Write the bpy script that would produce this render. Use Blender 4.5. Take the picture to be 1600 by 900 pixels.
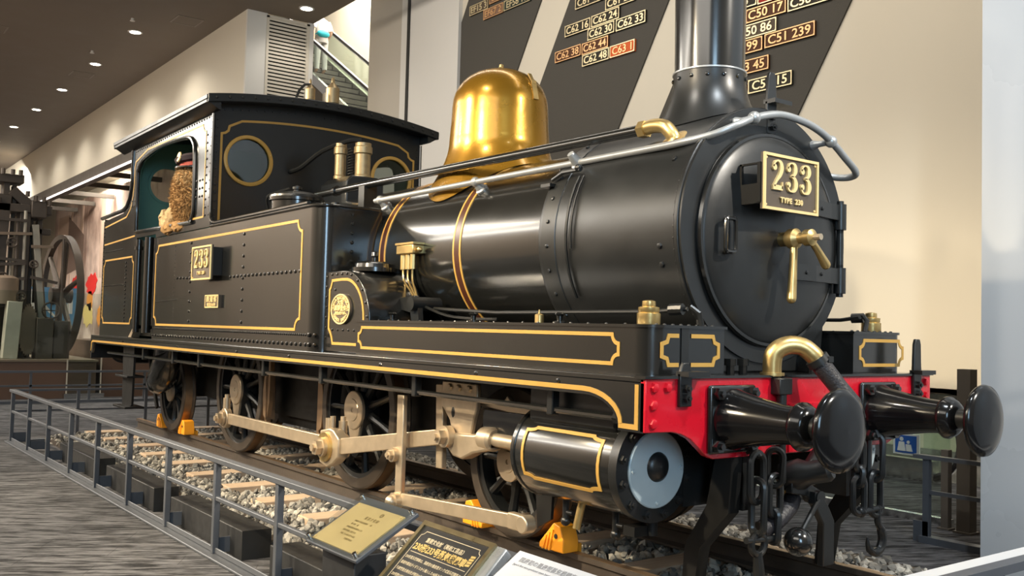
import bpy, bmesh, math, random
import numpy as np
from mathutils import Vector, Matrix
R = math.radians
random.seed(7)
for o in list(bpy.data.objects): bpy.data.objects.remove(o)
scene = bpy.context.scene
COL = scene.collection

# ---------------------------------------------------------------- camera
def cam_axes(yaw, pitch, roll):
    cy, sy, cp, sp = math.cos(yaw), math.sin(yaw), math.cos(pitch), math.sin(pitch)
    f = Vector((cy*cp, sy*cp, sp)); r = Vector((sy, -cy, 0)); d = f.cross(r)
    cr, sr = math.cos(roll), math.sin(roll)
    return cr*r + sr*d, -sr*r + cr*d, f
camd = bpy.data.cameras.new('camera'); cam = bpy.data.objects.new('camera', camd); COL.objects.link(cam)
r_, d_, f_ = cam_axes(R(143.1251), R(2.5344), R(-1.4745))
m = Matrix((r_, -d_, -f_)).transposed().to_4x4(); m.translation = Vector((3.1138, -4.3081, 1.2907))
cam.matrix_world = m
camd.sensor_width = 36; camd.lens = 1496.19/1600*36; camd.clip_start = .05; camd.clip_end = 300
scene.camera = cam

# ---------------------------------------------------------------- world, light, exposure
world = bpy.data.worlds.new('hall_air'); scene.world = world; world.use_nodes = True
bg = world.node_tree.nodes['Background']; bg.inputs[0].default_value = (1.0, .90, .78, 1); bg.inputs[1].default_value = .20
scene.view_settings.view_transform = 'Standard'; scene.view_settings.look = 'None'
scene.view_settings.gamma = 1; scene.view_settings.use_curve_mapping = False
scene.view_settings.exposure = 0.52
def area(name, loc, target, sx, sy, power, col):
    d = bpy.data.lights.new(name, 'AREA'); d.shape = 'RECTANGLE'; d.size = sx; d.size_y = sy; d.energy = power; d.color = col
    o = bpy.data.objects.new(name, d); COL.objects.link(o); o.location = loc
    o.rotation_euler = (Vector(target) - Vector(loc)).to_track_quat('-Z', 'Y').to_euler(); return o
def spot(name, loc, target, power, col, ang=60, blend=.6, size=.12):
    d = bpy.data.lights.new(name, 'SPOT'); d.energy = power; d.color = col; d.spot_size = R(ang); d.spot_blend = blend; d.shadow_soft_size = size
    o = bpy.data.objects.new(name, d); COL.objects.link(o); o.location = loc
    o.rotation_euler = (Vector(target) - Vector(loc)).to_track_quat('-Z', 'Y').to_euler(); return o
WARM = (1, .83, .58); NEUT = (1, .93, .82); COOL = (.86, .94, 1)
# ceiling track spotlights of the hall, on the visitors' side of the engine
spot('track_spot_rear', (-10.5, -6.5, 5.6), (-7.5, -1, 1.0), 1700, WARM, 62)
spot('track_spot_middle', (-6.0, -6.8, 5.4), (-4.6, -1, .8), 1700, WARM, 62)
spot('track_spot_front', (-1.5, -7.2, 4.8), (-2.2, -.9, .7), 2100, WARM, 50)
spot('track_spot_nose', (6.0, 2.2, 6.6), (-.1, 0, 1.4), 2100, NEUT, 40)
area('daylight_window', (9.3, -6.2, 4.0), (-1, -.5, 1.6), 2.2, 4.0, 330, (.50, .76, 1))
spot('track_spot_dome', (-1.5, -5.0, 7.3), (-2.7, 0, 2.7), 500, NEUT, 55)
spot('track_spot_panel', (2.5, -1.5, 7.2), (1.2, 2.2, 1.2), 800, COOL, 80)
area('plate_wall_fill', (-5.5, 1.2, 7.35), (-5.5, 5.3, 3.6), 13, .5, 220, NEUT)  # added unseen strip that evens the light on the plate wall
area('atrium_light', (-18, 7.6, 12.5), (-18, 7.6, 5), 10, 3, 1500, NEUT)
area('visitor_hall_fill', (2.0, -9.0, 7.3), (0, -3, 0), 9, 5, 520, NEUT)  # unseen fill over the visitors' side, no fitting behind it
area('left_hall_fill', (-12.0, -9.0, 7.3), (-9, -4, 0), 12, 5, 620, NEUT)  # added area fill for the left of the hall, not a fitted lamp
area('visitor_wall_fill', (-24, -12.6, 7.3), (-24, -12.6, 0), 36, 1.5, 1900, NEUT)  # added to brighten the visitors' wall so the tank side reflects it
area('far_hall_fill', (-22, -7.0, 7.3), (-22, -7.0, 0), 14, 4, 1500, NEUT)  # unseen fill panel added above the far hall
area('mural_fill', (-36, 4.2, 6.85), (-38, 5.2, 2.5), 14, .8, 1200, NEUT)  # added area fill, brightens the mural bay behind the fascia
area('recess_fill', (-3.5, 6.6, .70), (-3.5, 6.6, -.25), 6, .6, 60, NEUT)  # fill added under the ledge to brighten the recess

# ---------------------------------------------------------------- materials
MATS = {}
def mat(name, col, rough=.5, metal=0., coat=0., var=0., scale=8., bump=0., bscale=40., emit=None, spec=.5):
    mt = bpy.data.materials.new(name); mt.use_nodes = True; nt = mt.node_tree; b = nt.nodes['Principled BSDF']
    b.inputs['Base Color'].default_value = (*col, 1); b.inputs['Roughness'].default_value = rough
    b.inputs['Metallic'].default_value = metal; b.inputs['Coat Weight'].default_value = coat; b.inputs['Coat Roughness'].default_value = .12
    b.inputs['Specular IOR Level'].default_value = spec
    tc = nt.nodes.new('ShaderNodeTexCoord')
    if var:
        n = nt.nodes.new('ShaderNodeTexNoise'); n.inputs['Scale'].default_value = scale; n.inputs['Detail'].default_value = 5
        nt.links.new(tc.outputs['Object'], n.inputs['Vector'])
        mx = nt.nodes.new('ShaderNodeMix'); mx.data_type = 'RGBA'
        mx.inputs[6].default_value = (*[c*(1-var) for c in col], 1); mx.inputs[7].default_value = (*[min(1, c*(1+var)) for c in col], 1)
        nt.links.new(n.outputs['Fac'], mx.inputs[0]); nt.links.new(mx.outputs[2], b.inputs['Base Color'])
        mr = nt.nodes.new('ShaderNodeMapRange'); mr.inputs[3].default_value = max(.03, rough*.75); mr.inputs[4].default_value = min(1, rough*1.3)
        nt.links.new(n.outputs['Fac'], mr.inputs[0]); nt.links.new(mr.outputs[0], b.inputs['Roughness'])
    if bump:
        n2 = nt.nodes.new('ShaderNodeTexNoise'); n2.inputs['Scale'].default_value = bscale; n2.inputs['Detail'].default_value = 4
        nt.links.new(tc.outputs['Object'], n2.inputs['Vector'])
        bp = nt.nodes.new('ShaderNodeBump'); bp.inputs['Strength'].default_value = bump; bp.inputs['Distance'].default_value = .01
        nt.links.new(n2.outputs['Fac'], bp.inputs['Height']); nt.links.new(bp.outputs[0], b.inputs['Normal'])
    if emit:
        b.inputs['Emission Color'].default_value = (*emit[0], 1); b.inputs['Emission Strength'].default_value = emit[1]
    MATS[name] = mt; return mt
mat('black_gloss', (.0085, .0088, .0083), .20, 0, .6, .25, 3, .03, 5)
mat('band_brown', (.055, .018, .010), .3)
mat('buffer_black', (.006, .006, .0062), .15, 0, 0, .2, 3, spec=.42)
mat('black_satin', (.0105, .0112, .0112), .33, 0, 0, .3, 5, .04, 12)
mat('black_dull', (.012, .012, .011), .6, 0, 0, .3, 9)
mat('frame_black', (.006, .0058, .0054), .5, 0, 0, .3, 9, spec=.25)
mat('gold_paint', (.50, .285, .062), .38, .1, 0, .12, 12)
mat('brass', (.60, .43, .18), .33, .9, 0, .18, 14, .05, 25)
mat('dome_brass', (.33, .175, .018), .26, .68, .3, .12, 5, .25, 7)
mat('brass_aged', (.40, .30, .165), .42, .7, 0, .3, 20, .1, 30)
mat('plate_gold', (.80, .60, .28), .36, .25, 0, .1, 30)
mat('plate_brown', (.085, .062, .042), .5, 0, 0, .15, 30)
mat('red_paint', (.52, .006, .018), .27, 0, .3, .08, 6, .04, 10)
mat('steel', (.54, .435, .305), .36, .7, 0, .18, 15, .05, 40)
mat('tread_steel', (.30, .20, .12), .38, .8, 0, .3, 12)
mat('tyre_dark', (.055, .043, .033), .42, .3, 0, .35, 10)
mat('silver', (.37, .38, .38), .33, .55, 0, .08, 12)
mat('cover_grey', (.42, .50, .53), .42, .1, 0, .06, 18)
mat('cab_green', (.10, .235, .185), .5, 0, 0, .12, 4)
mat('rubber', (.02, .018, .02), .45, 0, 0, .3, 30, .5, 60)
mat('fence_grey', (.078, .085, .098), .42, .2, 0, .12, 12)
mat('box_black', (.013, .0135, .0145), .55, 0, 0, .15, 14)
mat('rail_rust', (.055, .042, .032), .6, .2, 0, .35, 14, .2, 30)
mat('orange', (.95, .36, .015), .45, 0, 0, .06, 14)
mat('cream_wall', (.64, .585, .48), .7, 0, 0, .02, 1.2)
mat('front_wall', (.50, .40, .31), .7, 0, 0, .25, .35)
mat('white_wall', (.66, .64, .60), .6, 0, 0, .02, 1.2)
mat('pier_grey', (.47, .43, .37), .62, 0, 0, .03, 2)
mat('panel_white', (.55, .56, .57), .28, 0, 0, .02, 1)
mat('felt_dark', (.062, .056, .046), .9, 0, 0, .2, 60, .3, 90)
mat('ceiling_brown', (.19, .155, .122), .75, 0, 0, .10, 1.6)
mat('grille_line', (.26, .22, .18), .6)
mat('louvre', (.60, .55, .46), .55)
mat('dark_void', (.03, .028, .025), .8)
mat('steel_beam', (.10, .085, .07), .6, .2, 0, .15, 5)
mat('sign_frame', (.30, .24, .13), .3, .85, 0, .1, 20)
mat('sign_silver', (.55, .57, .58), .28, .7, 0, .05, 20)
mat('sign_black', (.018, .017, .016), .35)
mat('sign_gold', (.78, .56, .20), .35, .6)
mat('sign_text', (.50, .42, .28), .5)
mat('plaque_brass', (.62, .48, .24), .42, .3, 0, .14, 9)
mat('plaque_ink', (.30, .22, .09), .6)
mat('white_board', (.74, .74, .75), .4)
mat('grey_ink', (.35, .35, .36), .6)
mat('brown_case', (.105, .058, .036), .5, 0, 0, .1, 3)
mat('machine_iron', (.085, .066, .052), .5, .4, 0, .3, 5)
mat('machine_timber', (.20, .145, .10), .6, 0, 0, .25, 6)
mat('machine_pale', (.42, .38, .31), .5, .2, 0, .2, 5)
mat('chrome', (.70, .70, .69), .16, 1)
mat('plush', (.34, .20, .085), 1, 0, 0, .6, 40, .9, 120, spec=.1)
mat('plush_pale', (.52, .37, .20), 1, 0, 0, .35, 40, .8, 120, spec=.1)
mat('panel_blue', (.13, .32, .55), .5)
mat('cap_cloth', (.035, .022, .028), .7)
mat('cap_red', (.40, .05, .03), .6)
mat('skin', (.62, .38, .27), .5)
mat('shirt', (.80, .78, .74), .8)
mat('trousers', (.42, .41, .40), .8)
mat('teal_bag', (.02, .38, .46), .6)
mat('hair', (.02, .015, .012), .6)
mat('sign_blue', (.02, .10, .42), .4)
mat('red_lamp', (.8, .02, .02), .4, emit=((1, .03, .02), 3))
mat('lamp_glow', (1, .96, .88), .4, emit=((1, .93, .80), 14))
mat('strip_glow', (1, .98, .95), .4, emit=((1, .90, .86), 4))
def glass(name, col, rough=.03, ior=1.45, alpha=None):
    mt = bpy.data.materials.new(name); mt.use_nodes = True; nt = mt.node_tree; nt.nodes.clear()
    out = nt.nodes.new('ShaderNodeOutputMaterial'); g = nt.nodes.new('ShaderNodeBsdfGlossy'); g.inputs['Roughness'].default_value = rough
    t = nt.nodes.new('ShaderNodeBsdfTransparent'); t.inputs[0].default_value = (*col, 1)
    fr = nt.nodes.new('ShaderNodeLayerWeight'); fr.inputs[0].default_value = .5; pw = nt.nodes.new('ShaderNodeMath'); pw.operation = 'POWER'; pw.inputs[1].default_value = 4
    mr = nt.nodes.new('ShaderNodeMapRange'); mr.inputs[3].default_value = ((ior-1)/(ior+1))**2; mr.inputs[4].default_value = .75; mx = nt.nodes.new('ShaderNodeMixShader')
    nt.links.new(fr.outputs['Facing'], pw.inputs[0]); nt.links.new(pw.outputs[0], mr.inputs[0])
    nt.links.new(mr.outputs[0], mx.inputs[0]); nt.links.new(t.outputs[0], mx.inputs[1]); nt.links.new(g.outputs[0], mx.inputs[2]); nt.links.new(mx.outputs[0], out.inputs[0])
    MATS[name] = mt
glass('glass_clear', (.88, .93, .91)); glass('glass_window', (.62, .68, .68), .02, 1.7); glass('glass_green', (.86, .92, .88)); glass('acrylic', (.93, .95, .95), .02, 1.5)
def nodes_mat(name): 
    mt = bpy.data.materials.new(name); mt.use_nodes = True; MATS[name] = mt; return mt.node_tree, mt.node_tree.nodes['Principled BSDF']
# carpet: streaky dark brown-grey tiles
nt, b = nodes_mat('carpet'); tc = nt.nodes.new('ShaderNodeTexCoord'); mp = nt.nodes.new('ShaderNodeMapping'); mp0 = nt.nodes.new('ShaderNodeMapping'); mp0.inputs['Rotation'].default_value = (0, 0, R(-60)); mp.inputs['Scale'].default_value = (2.8, 17, 1)
n1 = nt.nodes.new('ShaderNodeTexNoise'); n1.inputs['Scale'].default_value = 1.6; n1.inputs['Detail'].default_value = 7; n1.inputs['Roughness'].default_value = .65
n2 = nt.nodes.new('ShaderNodeTexNoise'); n2.inputs['Scale'].default_value = 180; n2.inputs['Detail'].default_value = 2
br = nt.nodes.new('ShaderNodeTexBrick'); br.inputs['Scale'].default_value = 1.0; br.inputs['Brick Width'].default_value = 1.0; br.inputs['Row Height'].default_value = .25; br.inputs['Mortar Size'].default_value = .004
br.inputs['Color1'].default_value = (.55, .55, .55, 1); br.inputs['Color2'].default_value = (1.25, 1.25, 1.25, 1); br.inputs['Mortar'].default_value = (.5, .5, .5, 1)
mp2 = nt.nodes.new('ShaderNodeMapping'); mp2.inputs['Rotation'].default_value = (0, 0, R(-60))
cr = nt.nodes.new('ShaderNodeValToRGB'); cr.color_ramp.elements[0].position = .40; cr.color_ramp.elements[0].color = (.016, .0162, .0175, 1); cr.color_ramp.elements[1].position = .62; cr.color_ramp.elements[1].color = (.128, .128, .136, 1)
mx = nt.nodes.new('ShaderNodeMix'); mx.data_type = 'RGBA'; mx.blend_type = 'MULTIPLY'; mx.inputs[0].default_value = .55
mx2 = nt.nodes.new('ShaderNodeMix'); mx2.data_type = 'RGBA'; mx2.blend_type = 'OVERLAY'; mx2.inputs[0].default_value = .15
L = nt.links.new
L(tc.outputs['Object'], mp0.inputs[0]); L(mp0.outputs[0], mp.inputs[0]); L(mp.outputs[0], n1.inputs[0]); L(tc.outputs['Object'], n2.inputs[0]); L(tc.outputs['Object'], mp2.inputs[0]); L(mp2.outputs[0], br.inputs[0])
L(n1.outputs['Fac'], cr.inputs[0]); L(cr.outputs[0], mx.inputs[6]); L(br.outputs[0], mx.inputs[7]); L(mx.outputs[2], mx2.inputs[6]); L(n2.outputs['Color'], mx2.inputs[7]); L(mx2.outputs[2], b.inputs['Base Color'])
b.inputs['Roughness'].default_value = .95; b.inputs['Specular IOR Level'].default_value = .15
# ballast: one tint per stone
nt, b = nodes_mat('ballast'); g = nt.nodes.new('ShaderNodeNewGeometry'); cr = nt.nodes.new('ShaderNodeValToRGB'); L = nt.links.new
cr.color_ramp.elements[0].color = (.10, .095, .085, 1); cr.color_ramp.elements[1].color = (.46, .43, .37, 1); e = cr.color_ramp.elements.new(.55); e.color = (.25, .235, .205, 1)
L(g.outputs['Random Per Island'], cr.inputs[0]); L(cr.outputs[0], b.inputs['Base Color']); b.inputs['Roughness'].default_value = .8
nt, b = nodes_mat('sleeper_wood'); tc = nt.nodes.new('ShaderNodeTexCoord'); mp = nt.nodes.new('ShaderNodeMapping'); mp.inputs['Scale'].default_value = (30, 2, 30); n1 = nt.nodes.new('ShaderNodeTexNoise'); n1.inputs['Scale'].default_value = 2; n1.inputs['Detail'].default_value = 6
cr = nt.nodes.new('ShaderNodeValToRGB'); cr.color_ramp.elements[0].color = (.30, .21, .14, 1); cr.color_ramp.elements[1].color = (.62, .47, .33, 1); L = nt.links.new
L(tc.outputs['Object'], mp.inputs[0]); L(mp.outputs[0], n1.inputs[0]); L(n1.outputs['Fac'], cr.inputs[0]); L(cr.outputs[0], b.inputs['Base Color']); b.inputs['Roughness'].default_value = .75
# mural print: sepia street picture with red and orange figures
nt, b = nodes_mat('mural_print'); tc = nt.nodes.new('ShaderNodeTexCoord'); mp = nt.nodes.new('ShaderNodeMapping'); mp.inputs['Scale'].default_value = (.5, 1, .42); n1 = nt.nodes.new('ShaderNodeTexNoise'); n1.inputs['Scale'].default_value = 1.3; n1.inputs['Detail'].default_value = 8
cr = nt.nodes.new('ShaderNodeValToRGB'); cr.color_ramp.elements[0].position = .38; cr.color_ramp.elements[0].color = (.30, .20, .16, 1); cr.color_ramp.elements[1].position = .60; cr.color_ramp.elements[1].color = (.80, .63, .54, 1); L = nt.links.new
L(tc.outputs['Object'], mp.inputs[0]); L(mp.outputs[0], n1.inputs[0]); L(n1.outputs['Fac'], cr.inputs[0]); L(cr.outputs[0], b.inputs['Base Color']); b.inputs['Roughness'].default_value = .5

# ---------------------------------------------------------------- mesh helpers
class MB:
    def __init__(s): s.v = []; s.f = []
    def add(s, vs, fs):
        k = len(s.v); s.v += [tuple(v) for v in vs]; s.f += [tuple(i+k for i in f) for f in fs]; return s
    def box(s, x0, x1, y0, y1, z0, z1):
        return s.add([(x, y, z) for x in (x0, x1) for y in (y0, y1) for z in (z0, z1)], [(0,1,3,2), (4,6,7,5), (0,4,5,1), (2,3,7,6), (0,2,6,4), (1,5,7,3)])
    def bar(s, p, q, w, h, up=(0,0,1)):       # box section along p-q, w across, h along up
        p, q, up = Vector(p), Vector(q), Vector(up); d = (q-p).normalized(); sx = d.cross(up).normalized(); u = sx.cross(d)
        vs = [e + sx*(a*w/2) + u*(c*h/2) for e in (p, q) for a in (-1, 1) for c in (-1, 1)]
        return s.add(vs, [(0,1,3,2), (4,6,7,5), (0,4,5,1), (2,3,7,6), (0,2,6,4), (1,5,7,3)])
    def prism(s, pts, plane, a, b):
        f = {'xz': lambda u, w, t: (u, t, w), 'yz': lambda u, w, t: (t, u, w), 'xy': lambda u, w, t: (u, w, t)}[plane]; n = len(pts)
        return s.add([f(u, w, a) for u, w in pts] + [f(u, w, b) for u, w in pts],
                     [tuple(range(n)), tuple(range(2*n-1, n-1, -1))] + [(i, (i+1) % n, n+(i+1) % n, n+i) for i in range(n)])
    def lathe(s, prof, o, ax, n=32, caps=True):   # prof = [(distance along axis, radius)]
        o, ax = Vector(o), Vector(ax).normalized(); t = Vector((0,0,1)) if abs(ax.z) < .9 else Vector((1,0,0)); u = ax.cross(t).normalized(); w = ax.cross(u)
        vs = []; fs = []
        for d, r in prof:
            for i in range(n):
                a = 2*math.pi*i/n; vs.append(o + ax*d + (u*math.cos(a) + w*math.sin(a))*r)
        for j in range(len(prof)-1):
            for i in range(n): fs.append((j*n+i, j*n+(i+1) % n, (j+1)*n+(i+1) % n, (j+1)*n+i))
        if caps: fs += [tuple(range(n)), tuple(range((len(prof)-1)*n, len(prof)*n))]
        return s.add(vs, fs)
    def cyl(s, p, q, r, r2=None, n=20):
        p, q = Vector(p), Vector(q); return s.lathe([(0, r), ((q-p).length, r if r2 is None else r2)], p, q-p, n)
    def tube(s, path, r, n=10, closed=False):
        P = [Vector(p) for p in path]; m = len(P); rs = r if isinstance(r, (list, tuple)) else [r]*m; vs = []; fs = []; u = None
        for i in range(m):
            a = P[i-1] if (i > 0 or closed) else P[i]; c = P[(i+1) % m] if (i < m-1 or closed) else P[i]
            d = (c-a).normalized()
            if u is None: u = d.cross(Vector((.123, .456, .88))).normalized()
            u = (u - d*u.dot(d)).normalized(); w = d.cross(u)
            for k in range(n):
                t = 2*math.pi*k/n; vs.append(P[i] + (u*math.cos(t) + w*math.sin(t))*rs[i])
        for i in range(m if closed else m-1):
            j = (i+1) % m
            for k in range(n): fs.append((i*n+k, i*n+(k+1) % n, j*n+(k+1) % n, j*n+k))
        if not closed: fs += [tuple(range(n)), tuple(range((m-1)*n, m*n))]
        return s.add(vs, fs)
    def ball(s, c, r, n=14, m=8):
        r = (r, r, r) if not isinstance(r, (tuple, list)) else r; c = Vector(c); vs = [c+Vector((0,0,r[2]))]; fs = []
        for j in range(1, m):
            for i in range(n):
                a, b = math.pi*j/m, 2*math.pi*i/n; vs.append(c+Vector((r[0]*math.sin(a)*math.cos(b), r[1]*math.sin(a)*math.sin(b), r[2]*math.cos(a))))
        vs.append(c-Vector((0,0,r[2]))); e = len(vs)-1
        for i in range(n):
            fs.append((0, 1+i, 1+(i+1) % n)); fs.append((e, e-n+(i+1) % n, e-n+i))
            for j in range(m-2): fs.append((1+j*n+i, 1+(j+1)*n+i, 1+(j+1)*n+(i+1) % n, 1+j*n+(i+1) % n))
        return s.add(vs, fs)
    def rivet(s, c, nrm, r=.011):
        c, nr = Vector(c), Vector(nrm).normalized(); t = Vector((0,0,1)) if abs(nr.z) < .9 else Vector((1,0,0)); u = nr.cross(t).normalized(); w = nr.cross(u); vs = []
        for d, q in ((0, 1), (.55, .8)):
            for i in range(6): a = math.pi*i/3; vs.append(c + nr*r*d + (u*math.cos(a)+w*math.sin(a))*r*q)
        vs.append(c+nr*r*.85)
        return s.add(vs, [(i, (i+1) % 6, 6+(i+1) % 6, 6+i) for i in range(6)] + [(6+i, 6+(i+1) % 6, 12) for i in range(6)])
    def row(s, p, q, n, nrm, r=.011):
        p, q = Vector(p), Vector(q)
        for i in range(n): s.rivet(p.lerp(q, i/max(1, n-1)), nrm, r)
        return s
    def hexnut(s, c, nrm, r=.03, h=.03):
        c, nr = Vector(c), Vector(nrm).normalized(); return s.lathe([(0, r), (h, r), (h, r*.5), (h*1.5, r*.5)], c, nr, 6)
    def sheet(s, outer, holes, plane, a, b):      # flat plate with cut-outs
        f = {'xz': lambda u, w, t: (u, t, w), 'yz': lambda u, w, t: (t, u, w), 'xy': lambda u, w, t: (u, w, t)}[plane]
        bm = bmesh.new(); loops = []
        for lp in [outer]+holes:
            vs = [bm.verts.new(f(u, w, a)) for u, w in lp]; loops.append(vs)
            for i in range(len(vs)): bm.edges.new((vs[i], vs[(i+1) % len(vs)]))
        bmesh.ops.triangle_fill(bm, use_beauty=True, use_dissolve=False, edges=bm.edges[:]); bm.verts.index_update()
        vs = [tuple(v.co) for v in bm.verts]; n = len(vs); tr = [tuple(v.index for v in fc.verts) for fc in bm.faces]
        ax = {'xz': 1, 'yz': 0, 'xy': 2}[plane]; vb = []
        for v in vs: w = list(v); w[ax] = b; vb.append(tuple(w))
        fs = tr + [tuple(i+n for i in t[::-1]) for t in tr]
        for lp in loops:
            ids = [v.index for v in lp]
            for i in range(len(ids)): j = (i+1) % len(ids); fs.append((ids[i], ids[j], ids[j]+n, ids[i]+n))
        bm.free(); return s.add(vs+vb, fs)
    def ribbon(s, path, w, fmap, closed=True, t=.004):   # painted line: path in 2D, fmap(u, v, height) -> 3D
        P = [Vector((p[0], p[1])) for p in path]; n = len(P); ins = []; out = []
        for i in range(n):
            a = P[i-1] if (closed or i) else P[i]; c = P[(i+1) % n] if (closed or i < n-1) else P[i]
            d1 = (P[i]-a).normalized() if (P[i]-a).length > 1e-9 else None; d2 = (c-P[i]).normalized() if (c-P[i]).length > 1e-9 else None
            d1 = d1 or d2; d2 = d2 or d1; n1 = Vector((-d1.y, d1.x)); n2 = Vector((-d2.y, d2.x)); mm = (n1+n2)
            if mm.length < 1e-6: mm = n1
            mm.normalize(); k = w/2/max(.45, mm.dot(n1)); ins.append(P[i]+mm*k); out.append(P[i]-mm*k)
        vs = [fmap(p.x, p.y, h) for h in (0, t) for L_ in (ins, out) for p in L_]; fs = []
        for i in range(n if closed else n-1):
            j = (i+1) % n; fs += [(2*n+i, 2*n+j, 3*n+j, 3*n+i), (i, j, 2*n+j, 2*n+i), (n+i, 3*n+i, 3*n+j, n+j)]
        return s.add(vs, fs)

def obj(name, mb, material, parent=None, angle=35, bevel=0., bseg=2, kind=None):
    me = bpy.data.meshes.new(name); me.from_pydata(mb.v, [], mb.f); me.validate()
    bm = bmesh.new(); bm.from_mesh(me); bmesh.ops.recalc_face_normals(bm, faces=bm.faces); bm.to_mesh(me); bm.free()
    me.materials.append(MATS[material]); o = bpy.data.objects.new(name, me); COL.objects.link(o)
    if angle: me.shade_smooth(); me.set_sharp_from_angle(angle=R(angle))
    if bevel:
        md = o.modifiers.new('bevel', 'BEVEL'); md.width = bevel; md.segments = bseg; md.limit_method = 'ANGLE'; md.angle_limit = R(50)
    if parent: setpar(o, parent)
    if kind: o['kind'] = kind
    return o
def setpar(o, p):
    o.parent = p; w = p; t = Vector()
    while w: t += w.location; w = w.parent
    if p.get('world_coords'): o.matrix_parent_inverse = Matrix.Translation(-t)
    if p.get('world_coords'): o['world_coords'] = 1
def tag(o, label, cat, group=None, kind=None):
    if label: o['label'] = label
    if cat: o['category'] = cat
    if group: o['group'] = group
    if kind: o['kind'] = kind
    return o
def thing(name, label, cat, loc=(0,0,0), group=None, world=False):
    o = bpy.data.objects.new(name, None); o.empty_display_size = .2; COL.objects.link(o); o.location = loc
    if world: o['world_coords'] = 1
    return tag(o, label, cat, group)
def struct(name, mb, material, label=None, parent=None, **k):
    o = obj(name, mb, material, parent, **k); o['kind'] = 'structure'
    if label: o['label'] = label
    return o
def twin(o, parent, name=None):
    c = o.copy(); COL.objects.link(c); c.parent = parent; return c
def dup(root, loc, rz=None, label=None, group=None, sub=None):
    def rec(o, par):
        c = o.copy(); COL.objects.link(c)
        if par: c.parent = par
        for ch in list(o.children): rec(ch, c)
        return c
    c = rec(root, None); c.location = loc
    if rz is not None: c.rotation_euler[2] = rz
    if label: c['label'] = label
    if group: c['group'] = group
    return c
def text(name, s, size, material, parent, loc, rot, ext=.004, off=0., align='CENTER', xs=1., spacing=1.):
    cu = bpy.data.curves.new(name, 'FONT'); cu.body = s; cu.size = size; cu.extrude = ext; cu.offset = off; cu.align_x = align; cu.align_y = 'CENTER'; cu.resolution_u = 3; cu.space_character = spacing
    t = bpy.data.objects.new(name+'_curve', cu); COL.objects.link(t); bpy.context.view_layer.update()
    me = bpy.data.meshes.new_from_object(t.evaluated_get(bpy.context.evaluated_depsgraph_get())); bpy.data.objects.remove(t); bpy.data.curves.remove(cu)
    me.name = name; me.materials.clear(); me.materials.append(MATS[material])
    M = Matrix.Translation(Vector(loc)) @ rot.to_4x4() @ Matrix.Diagonal((xs, 1, 1, 1)); me.transform(M)
    o = bpy.data.objects.new(name, me); COL.objects.link(o)
    if len(s.replace(' ', '')) > 1: o['kind'] = 'stuff'
    if parent: setpar(o, parent)
    return o
from mathutils import Euler
ROT_SIDE = Euler((R(90), 0, 0)).to_matrix()          # faces -y, reads along +x
ROT_FRONT = Euler((R(90), 0, R(90))).to_matrix()     # faces +x, reads along +y
def arc(cx, cy, r, a0, a1, n=8, ry=None):
    ry = ry or r; return [(cx+r*math.cos(R(a0+(a1-a0)*i/n)), cy+ry*math.sin(R(a0+(a1-a0)*i/n))) for i in range(n+1)]
def notched(u0, u1, v0, v1, n):                       # rectangle with scooped-in corners
    return arc(u0, v0, n, 90, 0, 5) + arc(u1, v0, n, 180, 90, 5) + arc(u1, v1, n, 270, 180, 5) + arc(u0, v1, n, 0, -90, 5)
def circle(cx, cy, r, n=32): return [(cx+r*math.cos(2*math.pi*i/n), cy+r*math.sin(2*math.pi*i/n)) for i in range(n)]
SIDE = lambda y: (lambda u, v, h: (u, y-h, v))
FRONT = lambda x: (lambda u, v, h: (x+h, u, v))
# ================================================================ locomotive
def setpar(o, p):
    o.parent = p
    if p.get('world_coords'):
        o['world_coords'] = 1
        if p.parent is None: o.matrix_parent_inverse = Matrix.Translation(-p.location)
def catmull(P, k=6):
    out = []
    for i in range(len(P)-1):
        p0, p1, p2, p3 = P[max(0, i-1)], P[i], P[i+1], P[min(len(P)-1, i+2)]
        for j in range(k):
            t = j/k; out.append(tuple(.5*((2*b)+(c-a)*t+(2*a-5*b+4*c-d)*t*t+(3*b-a-3*c+d)*t**3) for a, b, c, d in zip(p0, p1, p2, p3)))
    out.append(tuple(P[-1])); return out
def stroke(mb, pts, fmap, t):                        # pts = (u, v, width)
    P = catmull(pts, 6); n = len(P); A = []; B = []
    for i in range(n):
        a, c = P[max(0, i-1)], P[min(n-1, i+1)]; d = Vector((c[0]-a[0], c[1]-a[1])).normalized(); w = P[i][2]/2
        A.append((P[i][0]-d.y*w, P[i][1]+d.x*w)); B.append((P[i][0]+d.y*w, P[i][1]-d.x*w))
    vs = [fmap(u, v, h) for h in (0, t) for L_ in (A, B) for u, v in L_]; fs = []
    for i in range(n-1): fs += [(2*n+i, 2*n+i+1, 3*n+i+1, 3*n+i), (i, i+1, 2*n+i+1, 2*n+i), (n+i, 3*n+i, 3*n+i+1, n+i+1)]
    fs += [(0, 2*n, 3*n, n), (n-1, 2*n-1, 4*n-1, 3*n-1)]; mb.add(vs, fs)
def disc2(mb, cx, cy, r, fmap, t, n=16):
    c = circle(cx, cy, r, n); mb.add([fmap(u, v, h) for h in (0, t) for u, v in c], [tuple(range(n, 2*n))] + [(i, (i+1) % n, n+(i+1) % n, n+i) for i in range(n)])
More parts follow.
